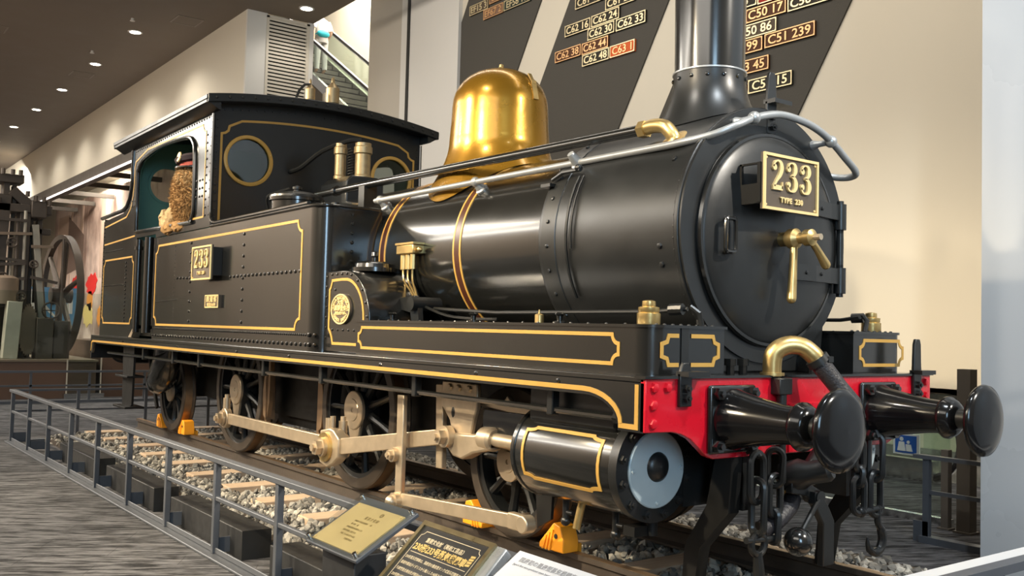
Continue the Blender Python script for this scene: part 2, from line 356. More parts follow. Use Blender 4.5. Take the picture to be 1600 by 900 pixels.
def digit(mb, ch, ox, oy, w, h, fmap, t):
    F = lambda u, v, k: fmap(ox+u*w/.62, oy+v*h, k); g = lambda L_: [(a, b, c) for a, b, c in L_]
    G = lambda u, v, k: F(u, v, k)
    if ch == '3':
        stroke(mb, g([(.09,.78,.06),(.16,.93,.07),(.30,.985,.05),(.45,.93,.13),(.49,.76,.19),(.42,.60,.12),(.27,.53,.05)]), G, t)
        stroke(mb, g([(.27,.53,.05),(.44,.47,.13),(.52,.28,.20),(.46,.09,.14),(.30,.018,.05),(.15,.07,.07),(.08,.22,.06)]), G, t)
        disc2(mb, .145, .76, .095, G, t); disc2(mb, .135, .235, .10, G, t)
    if ch == '2':
        stroke(mb, g([(.08,.77,.06),(.15,.92,.08),(.30,.985,.06),(.45,.92,.14),(.50,.74,.19),(.42,.52,.15),(.25,.32,.10),(.12,.12,.09)]), G, t)
        stroke(mb, g([(.06,.075,.15),(.28,.085,.16),(.56,.075,.15)]), G, t); stroke(mb, g([(.53,.05,.07),(.545,.17,.06),(.55,.29,.03)]), G, t)
        disc2(mb, .145, .75, .10, G, t)
def number_plate(name, parent, fmap, u0, u1, v0, v1, textrot, textloc, t=.02, xs=1.):
    mb = MB(); P = [(u0, v0), (u1, v0), (u1, v1), (u0, v1)]
    mb.add([fmap(u, v, h) for h in (0, t) for u, v in P], [(3,2,1,0), (4,5,6,7)] + [(i, (i+1) % 4, 4+(i+1) % 4, 4+i) for i in range(4)])
    pl = obj(name, mb, 'plate_brown', parent); H = v1-v0; Wd = u1-u0; k = H*.05
    fm2 = lambda u, v, h: fmap(u, v, h+t)
    obj('plate_border', MB().ribbon([(u0+k/2, v0+k/2), (u1-k/2, v0+k/2), (u1-k/2, v1-k/2), (u0+k/2, v1-k/2)], k, fm2, True, .010), 'plate_gold', pl)
    dw = Wd*.215; x0 = u0+Wd*.13
    for i, ch in enumerate('233'):
        m2 = MB(); digit(m2, ch, x0+i*Wd*.255, v0+H*.36, dw, H*.53, fm2, .012); obj('numeral', m2, 'plate_gold', pl, angle=30)
    text('small_lettering', 'TYPE  230', H*.13, 'plate_gold', pl, textloc, textrot, ext=.004, off=.0016, xs=xs*1.0, spacing=1.15)
    mb = MB(); 
    for u in (u0+k*1.7, u1-k*1.7):
        for v in (v0+k*1.7, v1-k*1.7): mb.rivet(fm2(u, v, 0), Vector(fm2(u, v, 1))-Vector(fm2(u, v, 0)), .008)
    obj('rivets', mb, 'plate_gold', pl, kind='stuff'); return pl

loco = thing('steam_locomotive', 'black gold-lined tank steam locomotive with brass dome and red buffer beam', 'locomotive', (-5, 0, 0), world=True)
W, ZF = 1.2, 1.095
TY = 1.15                                             # tank and cab side
BZ, BR = 1.85, .645                                   # boiler centre height, radius
# ---- footplate and valances
obj('footplate', MB().box(-10.08, -.01, -W, W, 1.065, ZF), 'black_gloss', loco, bevel=.006)
val = [(-10.08, 1.065), (-10.08, .865), (-10.0, .865)] + arc(-9.86, .93, .10, 200, 90, 5)[1:] + [(-9.8, .99), (-.42, .99)] + arc(-.42, .85, .24, 90, 0, 8, .14)[1:] + [(-.18, .838), (-.012, .838), (-.012, 1.065)]
for s in (-1, 1):
    v = obj('valance', MB().prism(val, 'xz', s*W, s*(W-.025)), 'black_gloss', loco, angle=20)
    if s < 0:
        ln = [(-10.055, .89), (-10.055, 1.033), (-.40, 1.033)] 
        path = [(-10.05, .895), (-10.03, 1.00), (-9.98, 1.018), (-.43, 1.018)] + arc(-.43, .87, .27, 90, 0, 8, .148)[1:] + [(-.16, .862), (-.055, .862), (-.055, 1.058)]
        obj('gold_lining', MB().ribbon(path, .024, SIDE(-W), False), 'gold_paint', v)
        mb = MB(); [mb.rivet((x, -W, 1.043), (0,-1,0), .014) for x in (-8.6, -6.6, -5.0, -3.9, -2.45, -1.35, -.62)]
        obj('rivets', mb, 'black_gloss', v, kind='stuff')
# ---- frames, ashpan
for s in (-1, 1): obj('main_frame', MB().prism([(-9.9, 1.06), (-9.9, .78), (-9.2, .62), (-8.9, .45), (-7.9, .45), (-7.2, .42), (-3.0, .42), (-2.4, .55), (-2.1, .50), (-1.2, .50), (-.75, .44), (-.06, .46), (-.06, 1.06)], 'xz', s*.47, s*.44), 'frame_black', loco)
obj('ashpan', MB().prism([(-6.0, 1.06), (-5.85, .33), (-4.35, .33), (-4.2, 1.06)], 'xz', -.42, .42), 'frame_black', loco)
obj('frame_stretcher', MB().box(-9.0, -7.4, -.44, .44, .55, 1.06).box(-3.1, -.3, -.44, .44, .72, 1.06), 'frame_black', loco)
# ---- wheels
def wheel(x, s, Rw, nsp, driver):
    yo = s*.665; ax = (0, -s, 0)
    t = obj('wheel', MB().lathe([(0, Rw-.085), (0, Rw-.012), (.010, Rw), (.095, Rw), (.105, Rw+.006), (.118, Rw+.026), (.132, Rw+.018), (.135, Rw-.085), (0, Rw-.085)], (x, yo, Rw), ax, 56, False), 'tyre_dark', loco, angle=30)
    obj('tread', MB().lathe([(.012, Rw+.0015), (.094, Rw+.0015)], (x, yo, Rw), ax, 56, False), 'tread_steel', t)
    obj('rim', MB().lathe([(.02, Rw-.12), (.015, Rw-.08), (.12, Rw-.08), (.115, Rw-.12), (.02, Rw-.12)], (x, yo, Rw), ax, 48, False), 'black_satin', t)
    hr = .135 if driver else .10
    obj('hub', MB().lathe([(-.004, hr*.9), (.0, hr), (.14, hr), (.15, hr*.8)], (x, yo, Rw), ax, 28), 'black_satin', t)
    sm = MB(); L0, L1 = hr*.8, Rw-.10
    vs = []
    for r, wv, dv in ((L0, .075, .055), ((L0+L1)/2, .048, .036), (L1-.03, .055, .045), (L1, .085, .05)):
        for k in range(8): a = 2*math.pi*k/8; vs.append((r, math.cos(a)*dv/2*1.6, math.sin(a)*wv/2))
    fs = [(j*8+k, j*8+(k+1) % 8, (j+1)*8+(k+1) % 8, (j+1)*8+k) for j in range(3) for k in range(8)]; sm.add(vs, fs)
    sp = None
    for i in range(nsp):
        if sp is None: sp = obj('spoke', sm, 'black_satin'); o = sp
        else: o = sp.copy(); COL.objects.link(o)
        o.parent = t; o.location = (x, yo-s*.065, Rw); o.rotation_euler = (0, -2*math.pi*(i+.5)/nsp, 0)
    if driver:                                        # polished boss and crank web
        cw = arc(x, Rw, .155, 205, -25, 14) + [(x+.085, Rw-.29)] + arc(x, Rw-.29, .085, 0, -180, 8)[1:]
        obj('crank_web', MB().prism(cw, 'xz', yo+s*.004, yo-s*.06), 'black_satin', t, angle=25)
        obj('boss', MB().lathe([(0, .155), (.022, .155), (.028, .148), (.028, .09), (.034, .085), (.034, .018), (.026, .016)], (x, yo+s*.002, Rw), (0, s, 0), 40), 'steel', t, angle=20)
        cw2 = [(x-.10, Rw-.10), (x+.10, Rw-.10), (x+.075, Rw-.25), (x-.045, Rw-.25)]
        obj('crank_face', MB().prism(cw2, 'xz', yo+s*.002, yo+s*.018), 'steel', t)
    else:
        obj('boss', MB().lathe([(0, .125), (.022, .125), (.028, .118), (.028, .07), (.034, .066), (.034, .016), (.026, .014)], (x, yo+s*.002, Rw), (0, s, 0), 36), 'steel', t, angle=20)
    return t
WX = (-8.42, -6.32, -3.78, -1.70)
for s in (-1, 1):
    wheel(WX[0], s, .47, 9, False); wheel(WX[1], s, .6225, 11, True); wheel(WX[2], s, .6225, 11, True); wheel(WX[3], s, .47, 9, False)
for x, r in zip(WX, (.47, .6225, .6225, .47)): obj('axle', MB().cyl((x, -.62, r), (x, .62, r), .075), 'frame_black', loco)
PZ = .34
def rodbar(name, p, q, y, h0, h1, th, mt='steel', par=None):
    (x0, z0), (x1, z1) = p, q; d = Vector((x1-x0, z1-z0)).normalized(); n = Vector((-d.y, d.x))
    P = [(x0+n.x*h0/2, z0+n.y*h0/2), (x1+n.x*h1/2, z1+n.y*h1/2), (x1-n.x*h1/2, z1-n.y*h1/2), (x0-n.x*h0/2, z0-n.y*h0/2)]
    return obj(name, MB().prism(P, 'xz', y-th/2, y+th/2), mt, par or loco, bevel=.006)
for s in (-1, 1):
    yc, yr = s*.775, s*.865
    c = rodbar('coupling_rod', (WX[1]+.10, PZ), (WX[2]-.1, PZ), yc, .105, .105, .04)
    for x in WX[1:3]:
        obj('rod_end', MB().lathe([(0, .10), (.06, .10)], (x, yc-.03, PZ), (0, 1, 0), 28), 'steel', c, bevel=.008)
        obj('crank_pin', MB().lathe([(0, .05), (.10 if x == WX[1] else .2, .05)], (x, yc-s*.04, PZ), (0, s, 0), 20).lathe([(0, .075), (.02, .075)], (x, yc+s*.035, PZ), (0, s, 0), 24).hexnut((x, yc+s*.055, PZ), (0, s, 0), .055, .045), 'steel', c)
        obj('oil_cup', MB().cyl((x, yc, PZ+.08), (x, yc, PZ+.20), .035).cyl((x, yc, PZ+.20), (x, yc, PZ+.235), .022), 'steel', c)
    k = rodbar('connecting_rod', (WX[2]+.10, PZ+.012), (-2.10, .598), yr, .125, .10, .045)
    bx = WX[2]
    obj('big_end', MB().prism([(bx-.13, PZ-.13), (bx-.13, PZ+.12), (bx+.03, PZ+.15), (bx+.10, PZ+.14), (bx+.19, PZ+.085), (bx+.19, PZ-.06), (bx+.10, PZ-.12), (bx+.0, PZ-.155)], 'xz', yr-.045, yr+.045), 'steel', k, bevel=.01)
    obj('big_end_brass', MB().lathe([(0, .115), (.02, .115)], (bx-.02, yr+s*.045, PZ), (0, s, 0), 28), 'brass', k)
    obj('big_end_nut', MB().lathe([(0, .075), (.03, .075)], (bx-.02, yr+s*.065, PZ), (0, s, 0), 24).hexnut((bx-.02, yr+s*.095, PZ), (0, s, 0), .06, .05), 'steel', k)
    obj('big_end_bolt', MB().cyl((bx-.07, yr, PZ+.11), (bx-.07, yr, PZ+.22), .026).cyl((bx+.0, yr, PZ+.13), (bx+.0, yr, PZ+.24), .022), 'steel', k)
    # valve gear: hanging links and anchor link
    g = rodbar('valve_link', (-2.60, .83), (-2.60, .12), s*.935, .085, .085, .035)
    obj('link_pin', MB().lathe([(0, .05), (.05, .05)], (-2.64, s*.94, .42), (0, s, 0), 16).hexnut((-2.64, s*.985, .42), (0, s, 0), .034, .03), 'steel', g)
    obj('link_pin', MB().lathe([(0, .055), (.06, .055)], (-2.60, s*.93, .115), (0, s, 0), 16).ball((-2.60, s*1.0, .11), .045, 10, 6), 'steel', g)
    rodbar('anchor_link', (-2.58, .125), (-1.30, .195), s*.935, .085, .085, .03)
    obj('anchor_link_end', MB().box(-1.34, -1.2, s*.935-.025, s*.935+.025, .15, .245).lathe([(0, .052), (.075, .052)], (-1.19, s*.90, .198), (0, s, 0), 20), 'steel', loco, bevel=.008)
    rodbar('valve_link', (-2.32, .92), (-2.30, .36), s*.80, .085, .075, .04)
    rodbar('slide_link', (-2.2, .86), (-1.25, .80), s*.80, .05, .05, .04)
    rodbar('reversing_link', (-1.62, .86), (-1.36, .62), s*.78, .09, .06, .03)
    obj('anchor_bracket', MB().prism([(-1.30, .55), (-1.12, .55), (-1.14, .22), (-1.26, .15)], 'xz', s*.78, s*.80), 'frame_black', loco)
    # motion bracket and crosshead
    mb_ = obj('motion_bracket', MB().prism([(-2.20, .95), (-2.20, .79), (-2.10, .70), (-2.07, .62), (-1.86, .62), (-1.83, .73), (-1.80, .80), (-1.80, .95)], 'xz', s*.875, s*.84), 'steel', loco, bevel=.008)
    obj('bracket_slot', MB().ball((-2.06, s*.876, .755), (.02, .004, .034), 12, 6), 'black_dull', mb_)
    rv = MB(); [rv.rivet((x, s*.875, .915), (0, s, 0), .026) for x in (-2.1, -2.0, -1.88)]; obj('rivets', rv, 'steel', mb_, kind='stuff')
    ch = obj('crosshead', MB().prism([(-2.14, .62), (-1.80, .64), (-1.62, .67), (-1.62, .56), (-1.80, .52), (-1.92, .47), (-2.02, .48), (-2.12, .55)], 'xz', s*.90, s*.80), 'steel', loco, bevel=.015)
    obj('gudgeon_pin', MB().lathe([(0, .07), (.05, .07)], (-2.07, s*.89, .60), (0, s, 0), 24).hexnut((-2.07, s*.94, .60), (0, s, 0), .05, .05), 'steel', ch)
    obj('slide_bar', MB().box(-1.78, -1.08, min(s*.76, s*.84), max(s*.76, s*.84), .66, .80), 'black_gloss', loco, bevel=.006)
    obj('piston_rod', MB().cyl((-1.70, s*.85, .622), (-1.1, s*.85, .622), .042).lathe([(0, .07), (.10, .075), (.12, .06)], (-1.74, s*.85, .622), (1, 0, 0), 24), 'steel', loco)
# ---- cylinders
for s in (-1, 1):
    cy, cz = s*.85, .622
    c = obj('cylinder', MB().lathe([(0, .20), (0, .245), (.03, .25), (.80, .25), (.82, .245)], (-1.12, cy, cz), (1, 0, 0), 48), 'black_gloss', loco, angle=40)
    obj('valve_chest', MB().box(-1.06, -.36, min(s*.62, s*1.04), max(s*.62, s*1.04), .80, 1.06), 'black_satin', loco, bevel=.02)
    obj('rear_cover', MB().lathe([(0, .255), (.035, .255)], (-1.14, cy, cz), (1, 0, 0), 48), 'black_gloss', c, bevel=.006)
    obj('front_flange', MB().lathe([(0, .262), (.035, .265), (.06, .265), (.065, .19)], (-.335, cy, cz), (1, 0, 0), 56), 'black_satin', c, angle=30)
    obj('front_cover', MB().lathe([(0, .192), (.012, .192), (.016, .186), (.018, .075)], (-.275, cy, cz), (1, 0, 0), 48), 'cover_grey', c, angle=30)
    obj('cover_boss', MB().lathe([(0, .076), (.012, .072), (.03, .05), (.036, .0)], (-.262, cy, cz+.012), (1, 0, 0), 32), 'black_satin', c, angle=60)
    nb = MB()
    for i in range(12): a = 2*math.pi*(i+.5)/12; nb.hexnut((-.275, cy+.228*math.cos(a), cz+.228*math.sin(a)), (1, 0, 0), .024, .02)
    obj('cover_nuts', nb, 'black_satin', c, kind='stuff')
    rv = MB(); [rv.rivet((-.258, cy+.168*math.cos(a), cz+.168*math.sin(a)), (1, 0, 0), .012) for a in (R(180), R(0), R(-90))]; obj('cover_screws', rv, 'cover_grey', c, kind='stuff')
    def cmap(u, v, h, s=s, cy=cy, cz=cz): a = v; return (u, cy+s*(.2515+h)*math.cos(a), cz+(.2515+h)*math.sin(a))
    P = notched(-1.03, -.42, -.50, .62, .075); P2 = []
    for i in range(len(P)):                          # subdivide so the line hugs the barrel
        a, b2 = P[i], P[(i+1) % len(P)]; n = 6 if math.dist(a, b2) > .3 else 1
        P2 += [(a[0]+(b2[0]-a[0])*j/n, a[1]+(b2[1]-a[1])*j/n) for j in range(n)]
    sc = 4.0                                          # angle to length so widths stay even
    obj('gold_lining', MB().ribbon([(u, v/sc) for u, v in P2], .020, lambda u, v, h: cmap(u, v*sc, h), True, .004), 'gold_paint', c)
    for x in (-.95, -.55): obj('drain_cock', MB().cyl((x, cy, .38), (x, cy, .25), .018).ball((x, cy, .25), .028, 8, 6).cyl((x, cy, .30), (x+.06, cy, .30), .012), 'black_satin', c)
    obj('drain_cock', MB().cyl((-.78, s*.88, .385), (-.80, s*.90, .24), .022), 'brass', c)
    obj('slide_pipe', MB().tube([(-9.6, s*1.1, .885), (-.27, s*1.1, .882)], .017, 8).lathe([(0, .03), (.05, .03)], (-.30, s*1.1, .882), (1, 0, 0), 6), 'black_gloss', loco)
    for x in (-8.05, -7.0, -6.2, -4.6, -3.5, -2.15, -.78): obj('pipe_clip', MB().box(x-.025, x+.025, s*1.1-.025, s*1.1+.025, .855, 1.065), 'black_satin', loco, bevel=.006)
# ---- brake gear and steps
for s in (-1, 1):
    for x in (WX[1]+.70, WX[2]-.70):
        obj('brake_hanger', MB().prism([(x-.05, 1.06), (x+.05, 1.06), (x+.04, .55), (x-.02, .33), (x-.06, .35)], 'xz', s*.60, s*.64), 'tread_steel', loco)
        d = 1 if x > WX[1]+.1 and x < -5 else -1
        obj('brake_block', MB().prism([(x-.02, .80), (x-d*.06, .78), (x-d*.085, .62), (x-d*.06, .42), (x, .38)], 'xz', s*.56, s*.655), 'tread_steel', loco)
    st = obj('cab_step', MB().prism([(-8.98, 1.0), (-8.52, 1.0), (-8.55, .30), (-8.80, .24), (-8.95, .30)], 'xz', s*1.06, s*1.085), 'frame_black', loco)
    obj('step_tread', MB().box(-9.02, -8.50, s*1.06-.1, s*1.06+.1, .62, .645), 'frame_black', st, bevel=.004)
    obj('step_tread', MB().box(-9.02, -8.50, s*1.06-.11, s*1.06+.11, .26, .285), 'frame_black', st, bevel=.004)
    obj('sand_pipe', MB().tube(catmull([(-7.92, s*.88, 1.05), (-7.94, s*.88, .90), (-8.0, s*.88, .78), (-8.12, s*.87, .66), (-8.36, s*.86, .56), (-8.56, s*.85, .54)], 4), [.15]*6+[.155]*4+[.16]*4+[.15, .14, .12, .10, .085, .07, .06], 22), 'black_gloss', loco)
    obj('guard_iron', MB().bar((-9.75, s*.56, .9), (-9.3, s*.56, .2), .06, .03, (0,1,0)), 'frame_black', loco)
# ---- boiler
boiler = obj('boiler_barrel', MB().lathe([(0, BR), (4.5, BR)], (-5.93, 0, BZ), (1, 0, 0), 96), 'black_gloss', loco, angle=40)
def bandx(x, w, r, mt='gold_paint', nm='boiler_band', par=boiler):
    return obj(nm, MB().lathe([(0, r-.004), (.002, r), (w-.002, r), (w, r-.004)], (x-w/2, 0, BZ), (1, 0, 0), 96, False), mt, par)
for x in (-3.47, -2.42): bandx(x, .060, BR+.004, 'band_brown'); bandx(x-.040, .020, BR+.005); bandx(x+.040, .020, BR+.005)
bandx(-1.475, .06, BR+.007, 'black_gloss'); bandx(-1.475, .024, BR+.010)
sb = obj('smokebox', MB().lathe([(0, .655), (0, .70), (.02, .705), (1.17, .705), (1.17, .66)], (-1.44, 0, BZ), (1, 0, 0), 96), 'black_satin', loco, angle=35)
obj('smokebox_strip', MB().lathe([(0, .705), (.003, .709), (.13, .709), (.133, .705)], (-1.41, 0, BZ), (1, 0, 0), 96, False), 'black_satin', sb)
rv = MB()
for i in range(14): a = R(100+i*12); rv.rivet((-1.35, .709*math.cos(a), BZ+.709*math.sin(a)), (0, math.cos(a), math.sin(a)), .014)
for i in range(44): a = R(40+i*5); rv.rivet((-.32, .705*math.cos(a), BZ+.705*math.sin(a)), (0, math.cos(a), math.sin(a)), .007)
obj('rivets', rv, 'black_satin', sb, kind='stuff')
fp = arc(0, BZ, .715, 222, -42, 60) + [(.50, 1.10), (-.50, 1.10)]
pl = obj('smokebox_front', MB().prism(fp, 'yz', -.315, -.285), 'black_satin', loco, angle=30, bevel=.006)
obj('saddle', MB().box(-1.4, -.33, -.46, .46, 1.07, 1.42), 'black_satin', loco)
DZ = 1.825
door = obj('smokebox_door', MB().lathe([(0, .585), (.028, .585), (.045, .575), (.055, .555), (.070, .50), (.090, .38), (.102, .2), (.106, .0)], (-.287, 0, DZ), (1, 0, 0), 96), 'black_satin', loco, angle=50)
obj('door_rim', MB().lathe([(0, .578), (.014, .590), (.032, .594), (.048, .586), (.050, .570)], (-.287, 0, DZ), (1, 0, 0), 96, False), 'black_gloss', door)
for z in (2.03, 1.655):                                # hinge straps
    P = [(-.225 if i else -.20, 0) for i in range(2)]
    mb = MB(); pts = [(.10, -.172), (.30, -.185), (.48, -.215), (.575, -.225)]
    for i in range(3):
        (ya, xa), (yb, xb) = pts[i], pts[i+1]; mb.add([(xa-.02, ya, z-.045), (xa+.014, ya, z-.045), (xb+.014, yb, z-.045), (xb-.03, yb, z-.045), (xa-.02, ya, z+.045), (xa+.014, ya, z+.045), (xb+.014, yb, z+.045), (xb-.03, yb, z+.045)], [(0,1,2,3), (7,6,5,4), (0,4,5,1), (1,5,6,2), (2,6,7,3), (3,7,4,0)])
    h = obj('hinge_strap', mb, 'black_satin', door)
    obj('hinge_knuckle', MB().cyl((-.225, .60, z-.10), (-.225, .60, z+.05), .035).cyl((-.225, .60, z-.12), (-.225, .60, z+.07), .02), 'black_satin', door)
    rv = MB(); [rv.rivet((xx, yy, z), (1, 0, 0), .012) for yy, xx in ((.2, -.163), (.36, -.178))]; obj('rivets', rv, 'black_satin', door, kind='stuff')
obj('hinge_rod', MB().cyl((-.225, .60, 1.56), (-.225, .60, 2.05), .02), 'black_satin', door)
obj('grab_handle', MB().tube([(-.17, y, z) for y, z in arc(-.455, 1.745, .018, 180, 270, 3)+arc(-.415, 1.745, .018, 270, 360, 3)+arc(-.415, 1.885, .018, 0, 90, 3)+arc(-.455, 1.885, .018, 90, 180, 3)], .012, 8, True).cyl((-.225, -.435, 1.727), (-.17, -.435, 1.727), .012).cyl((-.225, -.435, 1.903), (-.17, -.435, 1.903), .012), 'black_gloss', door)
lk = obj('door_lock', MB().lathe([(0, .04), (.04, .04), (.06, .055), (.10, .055), (.12, .03), (.15, .03), (.16, .045), (.20, .045), (.215, .022)], (-.185, 0, 1.825), (1, 0, 0), 24), 'brass', door, angle=50)
obj('lock_lever', MB().tube([(-.10, 0, 1.82), (-.095, -.012, 1.68), (-.09, -.03, 1.50)], [.020, .021, .026], 12).ball((-.09, -.031, 1.498), .026, 10, 6), 'brass', lk)
obj('lock_lever', MB().tube([(-.005, 0, 1.825), (.0, .07, 1.76), (.0, .14, 1.69)], [.018, .02, .026], 12).ball((0, .142, 1.688), .026, 10, 6), 'brass', lk)
obj('lock_spindle', MB().cyl((.01, 0, 1.825), (.07, 0, 1.825), .017), 'steel', lk)
obj('plate_bracket', MB().box(-.21, -.075, -.325, -.30, 1.985, 2.09).box(-.21, -.075, -.325, -.31, 2.19, 2.20).box(-.21, -.195, -.325, -.31, 2.09, 2.20).box(-.21, -.075, .11, .135, 1.99, 2.20).box(-.09, -.07, -.33, .14, 1.99, 2.20), 'frame_black', door)
number_plate('number_plate', door, FRONT(-.075), -.320, .143, 1.955, 2.252, ROT_FRONT, (-.053, -.09, 2.012), .015)
# ---- chimney
ch = obj('chimney', MB().lathe([(0, .205), (.7, .212), (1.6, .222), (1.6, .26), (1.68, .27), (1.70, .24), (1.70, .19), (1.2, .18)], (-.72, 0, 2.82), (0, 0, 1), 64), 'black_gloss', loco, angle=40)
vs = []; fs = []; n = 64; rings = 8
for j in range(rings+1):
    t = j/rings
    for i in range(n):
        a = 2*math.pi*i/n; r = .213+.10*t**2.6; y = r*math.sin(a); x = r*math.cos(a)
        zb = BZ + math.sqrt(max(.001, .71**2-y*y)); z = 2.835*(1-t)+zb*t if True else 0
        vs.append((-.72+x, y, z))
fs = [(j*n+i, j*n+(i+1) % n, (j+1)*n+(i+1) % n, (j+1)*n+i) for j in range(rings) for i in range(n)]
obj('chimney_skirt', MB().add(vs, fs), 'black_satin', ch, angle=50)
obj('chimney_seam', MB().lathe([(0, .214), (.004, .219), (.012, .219), (.016, .208)], (-.72, 0, 2.832), (0, 0, 1), 64, False), 'silver', ch)
rv = MB(); [rv.rivet((-.72+.214*math.cos(a), .214*math.sin(a), 2.795), (math.cos(a), math.sin(a), 0), .014) for a in [2*math.pi*i/14 for i in range(14)]]
obj('rivets', rv, 'black_gloss', ch, kind='stuff')
# ---- dome
prof = [(2.74, .385), (2.86, .376), (3.0, .370)] + [(3.0+.30*math.sin(R(a)), .370*math.cos(R(a))**.85) for a in (10, 20, 30, 40, 50, 60, 68, 76, 83, 88)]
vs = []; n = 64; rings = 8
for j in range(rings+1):
    t = j/rings
    for i in range(n):
        a = 2*math.pi*i/n; r = .385+.15*(1-t)**2.2; y = r*math.sin(a); x = r*math.cos(a); zb = BZ+math.sqrt(max(.001, .655**2-y*y))
        vs.append((-2.84+x, y, zb*(1-t)+2.74*t))
fs = [(j*n+i, j*n+(i+1) % n, (j+1)*n+(i+1) % n, (j+1)*n+i) for j in range(rings) for i in range(n)]
dm = obj('steam_dome', MB().add(vs, fs).lathe([(z, r) for z, r in prof], (-2.84, 0, 0), (0, 0, 1), 64), 'dome_brass', loco, angle=60)
obj('dome_finial', MB().lathe([(0, .04), (.015, .035), (.03, .02), (.05, .018), (.06, .0)], (-2.84, 0, 3.295), (0, 0, 1), 16), 'brass', dm)
obj('dome_tab', MB().bar((-2.47, .06, 3.02), (-2.51, .06, 3.17), .045, .012, (1, 0, .2)).bar((-2.50, .06, 3.14), (-2.56, .06, 3.23), .03, .012, (1, 0, .8)), 'brass', dm)
# ---- handrail
hy, hz = -.55, 2.316
near = [(-3.78, hy, hz), (-.75, hy, hz), (-.45, -.56, 2.315), (-.26, -.50, 2.34)] 
front = [(-.17, -.40, 2.395), (-.165, -.27, 2.452), (-.16, -.08, 2.50), (-.16, .10, 2.50), (-.16, .26, 2.475), (-.16, .41, 2.42), (-.16, .55, 2.34), (-.17, .66, 2.285)]
far = [(-.21, .71, 2.262), (-.30, .70, 2.26), (-.45, .62, 2.29), (-.75, .55, hz), (-3.78, .55, hz)]
hr = obj('handrail', MB().tube([near[0]]+catmull(near[1:]+front+far[:-1], 5)+[far[-1]], .021, 12), 'silver', loco)
for x, s in ((-3.70, -1), (-2.35, -1), (-1.27, -1), (-3.70, 1), (-2.35, 1), (-1.27, 1)):
    rr = BR if x < -1.44 else .705; u = Vector((0, s*.55, .466)).normalized(); o_ = Vector((x, 0, BZ))
    obj('handrail_knob', MB().ball((x, s*.55, hz), .036, 14, 8).lathe([(0, .046), (.012, .046), (.02, .036), (.09, .022)], o_+u*rr, u, 16), 'silver', hr)
for y, z in ((-.27, 2.452), (.41, 2.42)):
    obj('handrail_knob', MB().ball((-.163, y, z), .036, 14, 8).lathe([(0, .035), (.015, .03), (.06, .018), (.13, .018)], (-.29, y-.02, z-.01), (1, .1, .05), 16), 'silver', hr)
# ---- ejector pipe
ej = obj('ejector_pipe', MB().tube([(-5.0, -.50, 2.487), (-4.7, -.50, 2.487), (-.76, -.50, 2.447)], .032, 12).lathe([(0, .045), (.05, .045)], (-4.62, -.50, 2.486), (1, 0, 0), 14).cyl((-5.0, -.50, 2.487), (-5.0, -.50, 2.2), .032), 'black_gloss', loco)
obj('pipe_elbow', MB().tube(catmull([(-.77, -.50, 2.447), (-.68, -.50, 2.455), (-.60, -.495, 2.44), (-.56, -.485, 2.40), (-.545, -.47, 2.36)], 4), [.036]+[.040]*15+[.045], 14).lathe([(0, .05), (.05, .05)], (-.78, -.50, 2.447), (1, 0, 0), 6).lathe([(0, .075), (.02, .075)], (-.54, -.465, 2.355), (0, -.6, .75), 20), 'brass', ej)
obj('pipe_flange_bracket', MB().box(-4.1, -4.0, -.54, -.42, 2.20, 2.47), 'black_satin', ej)
# ---- lamp irons
def lamp_iron(x, y, z0, z1, zs):
    o = obj('lamp_iron', MB().prism([(y-.04, z0), (y+.04, z0), (y+.04, zs), (y+.032, z1-.03), (y+.02, z1), (y-.02, z1), (y-.032, z1-.03), (y-.04, zs)], 'yz', x, x+.02), 'black_satin', loco, bevel=.004)
    obj('lamp_iron_shelf', MB().box(x-.01, x+.07, y-.04, y+.11, zs-.012, zs+.012), 'black_satin', o)
    obj('lamp_iron_bolt', MB().hexnut((x+.02, y, z0+.04), (1, 0, 0), .022, .02).hexnut((x+.02, y, (z0*.45+zs*.55)), (1, 0, 0), .022, .02), 'black_satin', o)
lamp_iron(-.285, .01, 2.42, 2.77, 2.60); lamp_iron(.0, 1.03, .94, 1.30, 1.105); lamp_iron(.0, -.955, .955, 1.16, 1.108)
# ---- cab
A_ = 1.28
def roofz(y, base=3.37, rise=.115): return base+rise*(1-(y/A_)**2)
yy = [-A_+2*A_*i/24 for i in range(25)]
rp = [(y, roofz(y)+.045) for y in yy] + [(y, roofz(y)) for y in reversed(yy)]
roof = obj('cab_roof', MB().prism(rp, 'yz', -9.03, -5.76), 'black_satin', loco, angle=30)
lip = [(y, roofz(y)+.075) for y in yy] + [(y, roofz(y)-.01) for y in reversed(yy)]
obj('roof_lip', MB().prism(lip, 'yz', -5.80, -5.74), 'black_satin', roof, bevel=.008); obj('roof_lip', MB().prism(lip, 'yz', -9.05, -8.99), 'black_satin', roof, bevel=.008)
rv = MB(); [rv.rivet((-5.74, y, roofz(y)+.035), (1, 0, 0), .016) for y in [-1.2+2.4*i/19 for i in range(20)]]; obj('rivets', rv, 'black_dull', roof, kind='stuff')
for s in (-1, 1):
    obj('roof_cornice', MB().prism([(s*1.15, 3.31), (s*1.17, 3.31), (s*1.27, 3.37), (s*1.27, 3.395), (s*1.29, 3.40), (s*1.29, 3.435), (s*1.15, 3.44)], 'yz', -9.03, -5.76), 'black_satin', roof)
obj('roof_eye', MB().tube([(-5.95, -.85+.06*math.cos(R(a)), roofz(.85)+.045+.055*math.sin(R(a))) for a in range(0, 181, 15)], .010, 8), 'black_satin', roof)
hw = TY-.004
front_out = [(-hw, 1.095), (hw, 1.095)] + [(y, roofz(y)) for y in [hw-2*hw*i/16 for i in range(17)]]
wins = [(-.80, 2.885), (.80, 2.885)]
cf = obj('cab_front', MB().sheet(front_out, [circle(y, z, .235, 36) for y, z in wins], 'yz', -5.95, -5.93), 'black_satin', loco)
